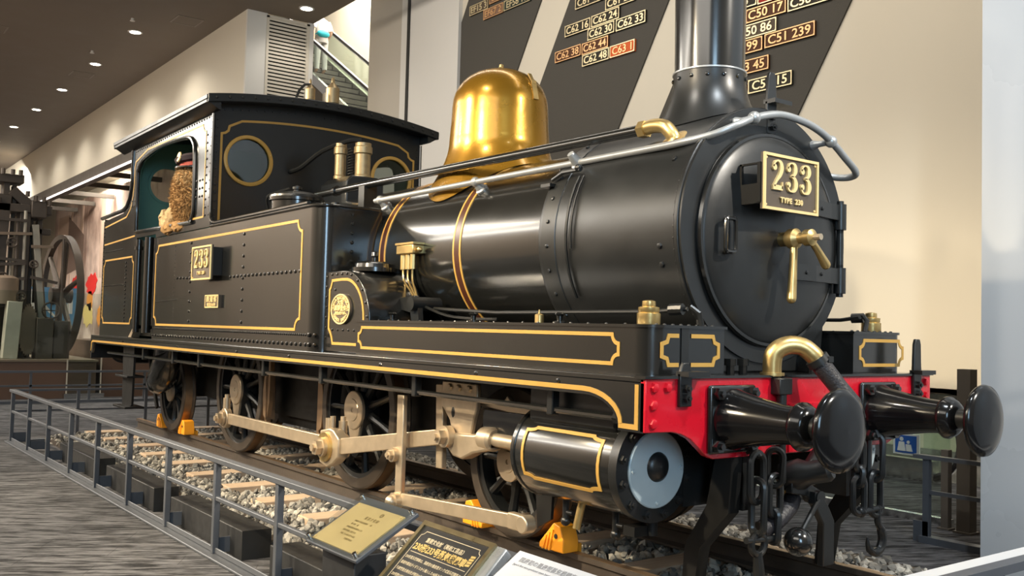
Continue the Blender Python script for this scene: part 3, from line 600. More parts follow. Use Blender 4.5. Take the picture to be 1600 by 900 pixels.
obj('cab_front_lining_paint', MB().sheet(front_out, [circle(y, z, .235, 36) for y, z in wins], 'yz', -5.958, -5.952), 'cab_green', cf)
for y, z in wins:
    rg = obj('spectacle_ring', MB().lathe([(-.02, .215), (.0, .25), (.018, .25), (.022, .243), (.022, .218), (.012, .212)], (-5.93, y, z), (1, 0, 0), 48, False), 'gold_paint', loco, angle=40)
    obj('spectacle_glass', MB().lathe([(0, .222), (.006, .222)], (-5.945, y, z), (1, 0, 0), 40), 'glass_window', rg)
    rv = MB(); [rv.rivet((-5.908, y+.232*math.cos(a), z+.232*math.sin(a)), (1, 0, 0), .007) for a in [R(20+45*i) for i in range(8)]]; obj('rivets', rv, 'brass', rg, kind='stuff')
top = [(y, roofz(y)-.165) for y in [1.0-2.0*i/16 for i in range(17)]]
lp = [(-1.065, 2.24), (-1.065, 3.115)] + [(-1.065+.08*math.cos(R(a)) - .0, 3.195+.0 + .08*math.sin(R(a))) for a in (-90, -60, -30, 0)] 
path = [(-1.075, 2.24), (-1.075, 3.12), (-1.04, 3.13), (-1.01, 3.155), (-1.0, 3.20)] + top[::-1][1:-1] + [(1.0, 3.20), (1.01, 3.155), (1.04, 3.13), (1.075, 3.12), (1.075, 2.24)]
obj('gold_lining', MB().ribbon(path, .022, FRONT(-5.93), False), 'gold_paint', cf)
rv = MB(); [rv.rivet((-5.93, y, roofz(y)-.055), (1, 0, 0), .010) for y in [-1.05+2.1*i/26 for i in range(27)]]
[rv.rivet((-5.93, s*1.118, 2.3+.95*i/12), (1, 0, 0), .010) for s in (-1, 1) for i in range(13)]; obj('rivets', rv, 'black_satin', cf, kind='stuff')
for s in (-1, 1): obj('edge_bead', MB().tube([(-5.925, s*1.158, 3.30), (-5.925, s*1.158, 2.36), (-5.90, s*1.158, 2.28), (-5.84, s*1.158, 2.245), (-5.75, s*1.16, 2.236), (-3.72, s*1.16, 2.236)], .017, 8), 'black_gloss', loco)
# opening in the side sheet
OP = [(-8.39, 2.32), (-8.42, 2.95), (-8.38, 3.05), (-8.20, 3.145), (-7.60, 3.205), (-6.95, 3.195), (-6.62, 3.165), (-6.49, 3.10), (-6.435, 2.98), (-6.41, 2.45), (-6.43, 2.36), (-6.50, 2.30), (-6.58, 2.29)]
out = [(-9.88, 1.095), (-8.37, 1.095), (-8.37, 2.25), (-7.65, 2.25), (-7.65, 2.21), (-5.945, 2.21), (-5.945, 3.36), (-8.66, 3.36), (-8.66, 2.92), (-8.68, 2.80), (-8.74, 2.70), (-8.84, 2.63), (-9.0, 2.59), (-9.88, 2.55)]
opd = [(a, b) for i in range(len(OP)) for a, b in [OP[i]]]
for s in (-1, 1):
    sd = obj('cab_side', MB().sheet(out, [opd], 'xz', s*TY, s*(TY-.015)), 'black_gloss', loco)
    obj('cab_side_inside', MB().sheet(out, [opd], 'xz', s*(TY-.016), s*(TY-.022)), 'cab_green', sd)
    obj('opening_bead', MB().tube([(u, s*(TY+.008), v) for u, v in catmull(OP+[OP[0]], 4)[:-1]], .022, 8, True), 'black_gloss', sd)
    if s < 0:
        g = MB().ribbon([(-8.05, 3.245), (-6.24, 3.24), (-6.22, 3.20), (-6.19, 3.17), (-6.14, 3.16), (-6.14, 2.32), (-6.45, 2.32)], .018, SIDE(-TY), False)
        g.ribbon([(-8.06, 3.25), (-8.53, 3.16), (-8.57, 3.10), (-8.57, 2.92), (-8.60, 2.76), (-8.68, 2.62), (-8.85, 2.53), (-9.80, 2.47)], .018, SIDE(-TY), False)
        g.ribbon([(-9.80, 2.245), (-8.45, 2.28)], .018, SIDE(-TY), False)
        g.ribbon(notched(-9.79, -8.46, 1.255, 2.04, .07), .020, SIDE(-TY))
        obj('gold_lining', g, 'gold_paint', sd)
        rv = MB().row((-6.10, -TY, 2.33), (-6.10, -TY, 3.12), 11, (0,-1,0), .012).row((-6.0, -TY, 2.33), (-6.0, -TY, 3.25), 12, (0,-1,0), .010)
        for z in (2.53, 2.61, 2.69): rv.row((-6.36, -TY, z), (-6.2, -TY, z), 3, (0,-1,0), .013)
        rv.row((-9.84, -TY, 1.28), (-9.84, -TY, 2.5), 26, (0,-1,0), .010).row((-8.78, -TY, 1.28), (-8.78, -TY, 1.98), 16, (0,-1,0), .013).row((-9.76, -TY, 1.72), (-8.8, -TY, 1.72), 16, (0,-1,0), .011)
        rv.row((-9.75, -TY, 2.15), (-8.95, -TY, 2.15), 14, (0,-1,0), .010).row((-8.55, -TY, 3.28), (-6.0, -TY, 3.285), 36, (0,-1,0), .011)
        for x in (-8.62, -8.52, -8.42): rv.row((x, -TY, 2.64), (x, -TY, 2.70), 2, (0,-1,0), .012)
        obj('rivets', rv, 'black_gloss', sd, kind='stuff')
        rv = MB().row((-8.44, -TY, 1.3), (-8.44, -TY, 2.2), 3, (0,-1,0), .02)
    ph = obj('cab_handrail', MB().tube([(-8.20, s*1.17, 1.16), (-8.20, s*1.17, 2.22)], .035, 12).lathe([(0, .05), (.04, .05)], (-8.20, s*1.17, 2.10), (0, 0, 1), 14).tube([(-7.80, s*1.17, 1.16), (-7.80, s*1.17, 2.22)], .05, 12), 'black_gloss', loco)
    obj('cab_door', MB().box(-8.35, -7.66, s*1.09-.01, s*1.09+.01, 1.12, 2.22), 'black_gloss', loco)
    obj('bunker_lip', MB().tube([(-9.98, s*TY, 2.60), (-9.0, s*TY, 2.625), (-8.84, s*TY, 2.66), (-8.73, s*TY, 2.74), (-8.68, s*TY, 2.84), (-8.655, s*TY, 2.95), (-8.65, s*TY, 3.34)], .025, 8), 'black_gloss', loco)
    obj('tread_plate', MB().prism([(-8.42, 1.10), (-8.30, 1.10), (-8.20, 1.20), (-8.26, 1.20)], 'xz', s*1.19, s*1.10), 'steel', loco)
obj('bunker_back', MB().box(-9.89, -9.87, -1.14, 1.14, 1.095, 2.58).box(-9.87, -8.7, -1.12, 1.12, 2.30, 2.34), 'black_gloss', loco)
rear_out = [(-1.13, 1.1), (1.13, 1.1)] + [(y, roofz(y)) for y in [1.13-2.26*i/16 for i in range(17)]]
rw = [(-.745, 2.935), (.745, 2.935)]
cr_ = obj('cab_back', MB().sheet(rear_out, [circle(y, z, .205, 32) for y, z in rw], 'yz', -8.66, -8.64), 'cab_green', loco)
for y, z in rw:
    rg = obj('back_window_ring', MB().lathe([(0, .205), (0, .235), (.014, .235), (.014, .205)], (-8.64, y, z), (1, 0, 0), 40, False), 'cab_green', cr_)
    obj('back_window_glass', MB().lathe([(0, .21), (.005, .21)], (-8.65, y, z), (1, 0, 0), 36), 'glass_clear', cr_)
obj('cab_floor', MB().box(-8.64, -5.96, -1.1, 1.1, 1.2, 1.24), 'black_dull', loco)
obj('firebox_backhead', MB().prism(arc(0, BZ, .62, 0, 180, 20) + [(-.62, 1.25), (.62, 1.25)], 'yz', -6.15, -5.96), 'black_dull', loco)
# roof valves seen above the cab
for y, x, r, h, lever in ((-.185, -5.9, .05, .16, 1), (.065, -5.9, .07, .22, 0)):
    z0 = roofz(y)+.045
    wv = obj('whistle', MB().cyl((x, y, z0), (x, y, z0+.05), .02).lathe([(.05, r*.8), (.06, r), (.06+h*.7, r), (.06+h*.85, r*.6), (.06+h, r*.25), (.10+h, r*.25), (.12+h, r*.05)], (x, y, z0), (0, 0, 1), 20), 'machine_timber', loco)
    wv.data.materials[0] = MATS['brass_aged']
    if lever: obj('whistle_lever', MB().tube([(x, y, z0+.22), (x, y-.06, z0+.21), (x, y-.12, z0+.14), (x, y-.15, z0+.06)], .014, 8), 'black_satin', wv)
# safety valves on the firebox
sv = obj('safety_valve_seat', MB().prism([(-.20, 2.36), (.20, 2.36), (.20, 2.66), (.14, 2.72), (-.14, 2.72), (-.20, 2.66)], 'yz', -5.55, -5.0), 'black_satin', loco, bevel=.015)
for x, y, r in ((-5.36, -.09, .055), (-5.18, .06, .075)):
    obj('safety_valve', MB().lathe([(0, r*1.15), (.03, r*1.15), (.04, r), (.24, r), (.25, r*1.2), (.31, r*1.2), (.32, r*1.05), (.35, r*1.05), (.35, r*.7)], (x, y, 2.72), (0, 0, 1), 24), 'brass_aged', sv)
obj('valve_spring', MB().tube([(-5.27+.028*math.cos(a*.7), -.02+.028*math.sin(a*.7), 2.75+.0030*a) for a in range(90)], .008, 6), 'black_dull', sv)
obj('valve_lever', MB().tube(catmull([(-5.20, .05, 3.10), (-5.28, -.06, 3.09), (-5.5, -.22, 3.0), (-5.75, -.32, 2.86), (-5.93, -.36, 2.83)], 4), .024, 8), 'black_satin', sv)
# ---- side tanks
def rrect(x0, x1, y0, y1, r, corners):                # plan outline with chosen corners rounded
    P = []
    for (cx, cy, a0, k) in ((x0, y0, 180, 0), (x1, y0, 270, 1), (x1, y1, 0, 2), (x0, y1, 90, 3)):
        if k in corners:
            ox = cx+r if cx == x0 else cx-r; oy = cy+r if cy == y0 else cy-r; P += arc(ox, oy, r, a0, a0+90, 8)
        else: P.append((cx, cy))
    return P
def mirror(P, s): return P if s < 0 else [(x, -y) for x, y in P]
for s in (-1, 1):
    tp = rrect(-7.65, -3.57, -TY, -.60, .13, (1,))
    tk = obj('side_tank', MB().prism(mirror(tp, s), 'xy', 1.095, 2.20), 'black_gloss', loco, angle=30)
    lt = rrect(-5.92, -3.545, -TY-.02, -.62, .14, (1,))
    obj('tank_top', MB().prism(mirror(lt, s), 'xy', 2.20, 2.225), 'black_gloss', tk, bevel=.01)
    fx, fy = -4.62, s*.86
    fl = obj('tank_filler', MB().lathe([(0, .235), (.01, .22), (.12, .22), (.125, .24), (.15, .24), (.155, .20)], (fx, fy, 2.225), (0, 0, 1), 36), 'black_gloss', tk, angle=40)
    obj('filler_lid', MB().lathe([(0, .235), (.02, .23), (.05, .15), (.065, .03), (.08, .03), (.085, .04), (.105, .04), (.12, .0)], (fx, fy, 2.378), (0, 0, 1), 32), 'black_satin', fl, angle=50)
    obj('filler_chain', MB().tube(catmull([(fx-.05, fy-.05, 2.47), (fx-.15, fy+s*.12, 2.44), (fx-.24, fy+s*.17, 2.40), (fx-.28, fy+s*.14, 2.30), (fx-.27, fy+s*.12, 2.24)], 5), .012, 6), 'black_satin', fl)
    obj('tank_vent', MB().cyl((-4.1, s*.75, 2.225), (-4.1, s*.75, 2.31), .035), 'black_satin', tk)
    if s < 0:
        obj('gold_lining', MB().ribbon(notched(-7.60, -3.84, 1.255, 2.11, .085), .022, SIDE(-TY)), 'gold_paint', tk)
        rv = MB().row((-7.6, -TY, 1.215), (-3.72, -TY, 1.215), 100, (0,-1,0), .011).row((-7.6, -TY, 1.14), (-3.72, -TY, 1.14), 46, (0,-1,0), .017)
        rv.row((-5.35, -TY, 1.71), (-3.86, -TY, 1.71), 18, (0,-1,0), .016).row((-6.85, -TY, 1.74), (-6.45, -TY, 1.73), 5, (0,-1,0), .016).row((-7.55, -TY, 1.50), (-6.85, -TY, 1.52), 14, (0,-1,0), .008)
        for x in (-6.45, -5.05): rv.row((x, -TY, 1.30), (x, -TY, 2.08), 9, (0,-1,0), .016)
        rv.row((-6.95, -TY, 1.3), (-6.95, -TY, 2.2), 22, (0,-1,0), .006)
        for z in (1.14, 1.215): rv.row((-3.66, -TY, z), (-3.60, -TY+.02, z), 2, (.3,-1,0), .018)
        rv.row((-3.57, -.86, 1.72), (-3.57, -.86, 2.16), 7, (1,0,0), .017)
        obj('rivets', rv, 'black_gloss', tk, kind='stuff')
        br_ = obj('plate_bracket', MB().box(-6.06, -5.58, -TY-.085, -TY, 1.73, 1.99), 'black_dull', tk)
        number_plate('side_number_plate', tk, SIDE(-TY-.085), -6.10, -5.57, 1.69, 2.01, ROT_SIDE, (-5.835, -TY-.108, 1.755), .015)
        mp_ = obj('maker_plate', MB().box(-5.90, -5.55, -TY-.03, -TY, 1.43, 1.55), 'plate_brown', tk)
        obj('plate_border', MB().ribbon([(-5.895, 1.435), (-5.555, 1.435), (-5.555, 1.545), (-5.895, 1.545)], .012, SIDE(-TY-.03), True, .006), 'plate_gold', mp_)
        text('lettering', '鉄道省', .062, 'plate_gold', mp_, (-5.725, -TY-.033, 1.508), ROT_SIDE, .003, .0012, spacing=1.2, xs=1.4)
        text('lettering', '明治36年', .036, 'plate_gold', mp_, (-5.725, -TY-.033, 1.457), ROT_SIDE, .003, .001, spacing=1.1, xs=1.5)
    # splasher / sand box ahead of the tank
    SPX = arc(-3.24, 1.33, .37, 0, 90, 10) ; sp_out = [(-3.57, 1.095), (-2.87, 1.095)] + SPX + [(-3.57, 1.70)]
    sp = obj('sand_box', MB().prism(sp_out, 'xz', s*1.07, s*.62), 'black_gloss', loco, angle=30, bevel=.008)
    sl = obj('sand_box_lid', MB().lathe([(0, .17), (.03, .17), (.03, .15), (.06, .145), (.075, .12), (.08, .02), (.11, .02), (.12, .03), (.15, .025), (.16, .0)], (-3.25, s*.83, 1.70), (0, 0, 1), 28), 'black_gloss', sp, angle=40)
    if s < 0:
        ln = [(-3.49, 1.27), (-3.49, 1.56), (-3.47, 1.58), (-3.45, 1.63)] + [(-3.30, 1.635)] + arc(-3.24, 1.34, .295, 85, 0, 9) + [(-2.945, 1.16), (-3.42, 1.16), (-3.44, 1.21), (-3.46, 1.24)]
        obj('gold_lining', MB().ribbon(ln, .020, SIDE(-1.07)), 'gold_paint', sp)
        rv = MB().row((-3.54, -1.07, 1.2), (-3.54, -1.07, 1.66), 7, (0,-1,0), .011).row((-3.46, -1.07, 1.675), (-3.22, -1.07, 1.675), 4, (0,-1,0), .011).row((-3.43, -1.07, 1.26), (-3.0, -1.07, 1.26), 6, (0,-1,0), .010)
        for a in (75, 57, 40, 22, 5): rv.rivet((-3.24+.345*math.cos(R(a)), -1.07, 1.33+.345*math.sin(R(a))), (0,-1,0), .011)
        rv.rivet((-3.40, -1.07, 1.56), (0,-1,0), .011); rv.rivet((-3.42, -1.07, 1.41), (0,-1,0), .010)
        obj('rivets', rv, 'black_gloss', sp, kind='stuff')
        wp = obj('works_plate', MB().lathe([(0, .112), (.014, .112), (.016, .10)], (-3.275, -1.07, 1.415), (0,-1,0), 40), 'plate_brown', sp)
        wp.data.transform(Matrix.Translation((-3.275, 0, 0)) @ Matrix.Diagonal((1.35, 1, 1, 1)) @ Matrix.Translation((3.275, 0, 0)))
        el = lambda r: [(-3.275+r*1.35*math.cos(R(a)), 1.415+r*math.sin(R(a))) for a in range(0, 360, 9)]
        obj('plate_border', MB().ribbon(el(.107), .010, SIDE(-1.086), True, .006), 'plate_gold', wp)
        # ring lettering is built glyph by glyph round the rim
        def ringtext(txt, a0, a1, flip):
            for i, c in enumerate(txt):
                if c == ' ': continue
                a = R(a0+(a1-a0)*i/(len(txt)-1)); u, v = -3.275+.084*1.35*math.cos(a), 1.415+.084*math.sin(a)
                rr = ROT_SIDE @ Euler((0, 0, a-R(90) if not flip else a+R(90))).to_matrix(); text('letter', c, .032, 'plate_gold', wp, (u, -1.088, v), rr, .003, .001, xs=1.2)
        ringtext('KISHA SEIZO KWAISHA', 165, 15, False); ringtext('OSAKA JAPAN', 215, 325, True)
        text('lettering', '大阪', .040, 'plate_gold', wp, (-3.275, -1.088, 1.462), ROT_SIDE, .003, .001, xs=1.3)
        text('lettering', '汽車製造会社', .046, 'plate_gold', wp, (-3.275, -1.088, 1.42), ROT_SIDE, .003, .0012)
        text('lettering', '明治卅六年', .028, 'plate_gold', wp, (-3.275, -1.088, 1.383), ROT_SIDE, .003, .0008, xs=1.2)
    # long low box on the footplate
    bp_ = rrect(-3.03, -.10, -1.08, -.555, .10, (1,))
    lb = obj('running_board_box', MB().prism(mirror(bp_, s), 'xy', 1.095, 1.322), 'black_gloss', loco, angle=30)
    obj('box_top', MB().prism(mirror(rrect(-3.03, -.088, -1.092, -.545, .11, (1,)), s), 'xy', 1.322, 1.336), 'black_gloss', lb)
    if s < 0:
        obj('gold_lining', MB().ribbon(notched(-2.99, -.31, 1.142, 1.285, .045), .019, SIDE(-1.08)), 'gold_paint', lb)
        obj('gold_lining', MB().ribbon([(-.885, 1.285)] + [(-.985+.035*math.cos(R(a)), 1.275+.035*math.sin(R(a))) for a in ()] + [(-.955, 1.285), (-.965, 1.255), (-1.0, 1.245), (-1.0, 1.185), (-.965, 1.175), (-.955, 1.145), (-.885, 1.145)], .02, FRONT(-.10), False).ribbon([(-.80, 1.285), (-.64, 1.285), (-.63, 1.255), (-.60, 1.245), (-.60, 1.185), (-.63, 1.175), (-.64, 1.145), (-.80, 1.145)], .02, FRONT(-.10), False), 'gold_paint', lb)
        obj('front_seam', MB().box(-.10, -.094, -.87, -.82, 1.10, 1.335), 'black_satin', lb)
    else:
        obj('gold_lining', MB().ribbon(notched(.62, 1.06, 1.142, 1.285, .04), .019, FRONT(-.10)), 'gold_paint', lb)
    rv = MB().row((-.14, s*.60, 1.336), (-.14, s*1.0, 1.336), 8, (0,0,1), .010).row((-2.9, s*1.05, 1.336), (-.3, s*1.05, 1.336), 20, (0,0,1), .009); obj('rivets', rv, 'black_satin', lb, kind='stuff')
    for x, r, h in ((-.24, .055, .115),):
        lu = obj('lubricator', MB().lathe([(0, r), (.005, r*1.05), (.055, r*1.05), (.06, r*.9), (.065, r*.95), (.085, r*.95), (.09, r*.6), (.095, r*.62), (.115, r*.6), (.12, r*.3)], (x, s*.95, 1.336), (0, 0, 1), 24), 'brass', lb, angle=40)
    obj('lubricator', MB().lathe([(0, .026), (.045, .026), (.05, .02), (.055, .006), (.075, .004)], (-1.10, s*.95, 1.336), (0, 0, 1), 18), 'brass', lb)
    for x in (-2.75, -1.75, -.92): obj('cap_nut', MB().lathe([(0, .035), (.01, .035), (.015, .015), (.04, .018), (.05, .03), (.06, .02)], (x, s*.95, 1.336), (0, 0, 1), 14), 'black_gloss', lb)
    obj('reversing_rod', MB().tube([(-2.6, s*.70, 1.43), (-1.8, s*.74, 1.40), (-.35, s*.80, 1.405), (-.18, s*.74, 1.42)], .012, 8).lathe([(0, .03), (.07, .03)], (-.26, s*.78, 1.415), (1, .3, .05), 10).tube([(-.16, s*.74, 1.43), (-.12, s*.72, 1.40), (-.12, s*.70, 1.336)], .014, 8), 'black_satin', loco)
# ---- oil box, brackets and pipes on the boiler side
ob = obj('oil_box', MB().box(-3.10, -2.86, -.735, -.63, 1.83, 1.90), 'brass', loco, bevel=.008)
obj('oil_box_lid', MB().box(-3.11, -2.85, -.74, -.63, 1.90, 1.915).ball((-2.84, -.69, 1.86), .022, 8, 6), 'brass', ob)
for i in range(3): obj('oil_fitting', MB().cyl((-3.05+.07*i, -.70, 1.83), (-3.05+.07*i, -.70, 1.72), .022, None, 8), 'brass', ob)
for i in range(3): obj('oil_pipe', MB().tube(catmull([(-3.05+.07*i, -.70, 1.74), (-3.03+.06*i, -.70, 1.64), (-2.90+.035*i, -.72, 1.56), (-2.80+.02*i, -.74, 1.48), (-2.76+.02*i, -.75, 1.37)], 4), .008, 6), 'brass', ob)
obj('lifting_arm', MB().prism([(-2.95, 1.50), (-2.72, 1.52), (-2.66, 1.44), (-2.62, 1.20), (-2.70, 1.20), (-2.76, 1.40), (-2.95, 1.43)], 'xz', -.80, -.76).cyl((-2.70, -.60, 1.46), (-2.70, -.84, 1.46), .05).cyl((-2.87, -.62, 1.30), (-2.2, -.62, 1.30), .05), 'black_satin', loco)
obj('boiler_pipe', MB().tube(catmull([(-2.65, -.74, 1.44), (-2.4, -.72, 1.38), (-2.1, -.70, 1.36), (-1.9, -.66, 1.36)], 4), .010, 6), 'black_satin', loco)
u0 = lambda a, r=.715: (r*math.cos(R(a)), BZ+r*math.sin(R(a)))
obj('smokebox_pipe', MB().tube([(-1.16, *u0(a, .72)) for a in range(150, 214, 6)], .009, 6).tube([(-1.12, *u0(a, .72)) for a in range(150, 190, 6)], .007, 6), 'black_satin', sb)
obj('pipe_valve', MB().tube([(-1.40, *u0(150, .73)), (-1.30, *u0(148, .75)), (-1.14, *u0(148, .75))], .012, 8).ball((-1.16, *u0(147, .755)), .025, 8, 6).box(-1.47, -1.38, -.67, -.62, 2.17, 2.19), 'black_satin', sb)
rv = MB(); [rv.rivet((-.42, *u0(a, .705)), (0, math.cos(R(a)), math.sin(R(a))), .018) for a in (148, 188, 196)]; obj('rivets', rv, 'black_satin', sb, kind='stuff')
# ---- buffer beam
half = [(-1.2, .841), (-1.02, .838), (-.96, .825), (-.90, .80), (-.84, .755), (-.79, .715), (-.74, .697), (0, .692)]
beam = obj('buffer_beam', MB().prism([(-1.2, 1.085)] + half + [(-y, z) for y, z in half[-2::-1]] + [(1.2, 1.085)], 'yz', -.035, 0), 'red_paint', loco, bevel=.004)
obj('beam_top', MB().box(-.06, .012, -1.215, 1.215, 1.085, 1.098), 'black_gloss', beam)
rv = MB(); [rv.rivet((0, s*y, z), (1, 0, 0), .026) for s in (-1, 1) for y, z in ((1.145, 1.045), (1.06, 1.045), (1.15, .965), (1.15, .88))]; obj('rivets', rv, 'red_paint', beam, kind='stuff')
obj('beam_plate', MB().box(0, .012, -.17, .17, .70, .95), 'red_paint', beam)
rear_beam = obj('rear_beam', MB().box(-10.08, -10.04, -1.2, 1.2, .80, 1.085), 'black_satin', loco)
for s, xx, d in ((-1, 0, 1), (1, 0, 1), (-1, -10.08, -1), (1, -10.08, -1)):
    by, bz = s*.625, .888
    bp2 = obj('buffer', MB().lathe([(.03, .15), (.05, .148), (.08, .135), (.20, .112), (.32, .092), (.40, .086), (.405, .10), (.42, .112), (.435, .112), (.45, .10), (.46, .098), (.475, .085), (.49, .06)], (xx, by, bz), (d, 0, 0), 40), 'buffer_black', loco, angle=40)
    xa, xb = sorted((xx, xx+d*.03)); obj('buffer_base', MB().box(xa, xb, by-.168, by+.168, bz-.165, bz+.165), 'black_gloss', bp2, bevel=.022, bseg=3)
    obj('buffer_head', MB().lathe([(.56, .03), (.575, .12), (.60, .178), (.615, .186), (.63, .182), (.645, .15), (.655, .09), (.658, .0)], (xx, by, bz), (d, 0, 0), 56), 'buffer_black', bp2, angle=60)
    obj('buffer_shank', MB().cyl((xx+d*.45, by, bz), (xx+d*.58, by, bz), .052), 'black_satin', bp2)
    nb = MB(); [nb.hexnut((xx+d*.03, by+a*.125, bz+b*.125), (d, 0, 0), .032, .03) for a in (-1, 1) for b in (-1, 1)]; obj('base_nuts', nb, 'black_gloss', bp2, kind='stuff')
obj('beam_bracket', MB().prism([(-.30, 1.10), (-.10, 1.10), (-.29, 1.28)], 'xz', .30, .33), 'black_satin', loco)
nb = MB(); [nb.cyl((-.14, y, 1.095), (-.14, y, 1.16), .022, None, 8).cyl((-.14, y, 1.14), (-.14, y, 1.175), .03, None, 8) for y in (-.46, -.36, .22, .36)]; obj('deck_bolts', nb, 'black_gloss', loco, kind='stuff')
# train heating / brake hose at the front
he = obj('brake_pipe', MB().tube(catmull([(-.02, -.275, 1.09), (-.02, -.275, 1.16), (-.01, -.265, 1.215), (.03, -.22, 1.25), (.08, -.165, 1.245), (.12, -.12, 1.20), (.135, -.10, 1.165)], 4), [.048]*21+[.046]*4, 18).lathe([(0, .062), (.015, .062)], (-.02, -.275, 1.095), (0, 0, 1), 20), 'brass', loco)
obj('pipe_clamp', MB().box(-.01, .06, -.31, -.21, 1.0, 1.085).cyl((.03, -.26, .70), (.03, -.26, 1.02), .025), 'black_satin', loco, bevel=.006)
hs = obj('brake_hose', MB().tube([(.13, -.105, 1.18), (.16, -.07, 1.12), (.20, -.02, 1.04), (.24, .03, .965), (.255, .045, .90), (.24, .03, .82), (.18, -.03, .74)], [.052, .050, .048, .050, .05, .05, .05], 14), 'rubber', he)
obj('hose_clip', MB().lathe([(0, .060), (.035, .060)], (.125, -.11, 1.19), (.45, .55, -.95), 18).box(.155, .195, -.10, -.06, 1.17, 1.20), 'black_satin', he)
# ---- chains, coupling hook and weighted lever
def link(mb, c, L_, w, r, ang, tilt=(0, 0)):          # long oval link hanging along -z, ang = rotation about z
    P = []
    for a in range(0, 181, 20): P.append((w/2*math.cos(R(a)), L_/2-w/2+w/2*math.sin(R(a))))
    for a in range(180, 361, 20): P.append((w/2*math.cos(R(a)), -L_/2+w/2+w/2*math.sin(R(a))))
    ca, sa = math.cos(R(ang)), math.sin(R(ang)); return mb.tube([(c[0]+u*sa+tilt[0]*v, c[1]+u*ca+tilt[1]*v, c[2]+v) for u, v in P], r, 8, True)
def hook(mb, x, y, z, sc=1.): return mb.tube(catmull([(x, y, z), (x, y+.0*sc, z-.09*sc), (x, y+.035*sc, z-.14*sc), (x, y+.05*sc, z-.20*sc), (x, y+.02*sc, z-.255*sc), (x, y-.04*sc, z-.265*sc), (x, y-.09*sc, z-.23*sc), (x, y-.105*sc, z-.17*sc)], 4), [.020*sc]*8+[.026*sc]*12+[.022*sc]*4+[.016*sc, .014*sc, .012*sc, .008*sc, .006*sc], 10)
def chain(name, specs):
    root = None
    for i, (c, L_, w, r, ang) in enumerate(specs): 
        o = obj('chain_link', link(MB(), c, L_, w, r, ang), 'black_satin', loco)
c1 = [((.06, -.485, .60), .24, .10, .018, 0), ((.06, -.475, .455), .26, .075, .018, 90)]
chain('c', c1); obj('chain_eye', MB().tube([(0, -.485, .72), (.05, -.485, .735), (.075, -.485, .70)], .016, 8), 'black_satin', loco)
obj('chain_pin', MB().cyl((.06, -.56, .30), (.06, -.33, .29), .016), 'black_satin', loco)
obj('chain_shackle', MB().tube([(.06, -.47+.05*math.cos(R(a)), .275+.05*math.sin(R(a))) for a in range(0, 360, 24)], .018, 8, True).tube([(.06, -.47, .235), (.06, -.46, .14), (.06, -.45, .06), (.05, -.44, .02)], [.022, .030, .026, .012], 10), 'black_satin', loco)
c2 = [((.06, -.345, .64), .18, .075, .018, 60), ((.06, -.345, .50), .20, .085, .018, 0), ((.06, -.35, .35), .16, .055, .018, 90)]
chain('c', c2)
c3 = [((.06, .38, .66), .17, .075, .018, 0), ((.06, .375, .545), .10, .05, .018, 90), ((.06, .375, .445), .20, .085, .018, 10)]
chain('c', c3)
c4 = [((.06, .535, .64), .25, .075, .018, 70), ((.06, .535, .44), .24, .095, .018, 0)]
chain('c', c4); obj('chain_pin', MB().cyl((.06, .40, .35), (.06, .60, .36), .018).ball((.06, .40, .35), .03, 8, 6), 'black_satin', loco)
obj('safety_hook', hook(MB(), .06, .56, .37, .95), 'black_satin', loco)
obj('chain_eye', MB().tube([(0, .535, .78), (.06, .535, .79), (.08, .535, .75)], .016, 8).cyl((.0, .38, .75), (.07, .38, .74), .016), 'black_satin', loco)
cp = obj('coupling_head', MB().lathe([(0, .07), (.10, .08), (.14, .06), (.24, .06), (.26, .045)], (-.02, -.18, .57), (.9, .35, .25), 20).cyl((.10, -.12, .60), (.13, -.05, .70), .055), 'black_satin', loco)
obj('coupling_tap', MB().lathe([(0, .04), (.02, .04), (.025, .03)], (.165, -.08, .625), (1, -.2, .3), 18), 'silver', cp)
obj('coupling_arm', MB().prism([(-.22, .56), (-.10, .555), (.02, .50), (.10, .40), (.145, .33), (.145, .10), (.05, .10), (.05, .32), (-.02, .42), (-.10, .48), (-.22, .50)], 'yz', .03, .07), 'black_satin', loco, bevel=.006)
obj('coupling_bolt', MB().cyl((.02, -.03, .47), (.11, -.03, .47), .035).box(.06, .10, -.07, .0, .44, .50), 'black_satin', loco)
obj('coupling_lever', MB().cyl((.10, -.04, .46), (.11, -.19, .315), .014, None, 10), 'black_satin', loco)
obj('coupling_weight', MB().ball((.115, -.225, .27), .072, 24, 14), 'black_gloss', loco)
obj('coupling_hose', MB().tube(catmull([(.02, -.35, .35), (.03, -.42, .33), (.03, -.30, .36), (.02, -.18, .42), (.0, -.12, .46)][1:], 5), .045, 12), 'rubber', loco)
obj('front_guard_plate', MB().box(-.28, -.26, -.66, -.44, .42, .72), 'black_satin', loco)
for s in (-1, 1):
    obj('rail_guard', MB().prism([(-.10, .72), (.0, .72), (-.02, .42), (-.20, .22), (-.24, -.02), (-.32, -.02), (-.30, .22), (-.16, .44)], 'xz', s*.60, s*.52), 'frame_black', loco)
    obj('drag_box', MB().box(-.24, -.04, s*.44-.03, s*.44+.03, .42, 1.0), 'black_satin', loco)
obj('rail_guard_bracket', MB().box(-.42, -.34, -.92, -.76, .28, .33).cyl((-.34, -.80, .40), (-.34, -.80, .28), .03), 'frame_black', loco)
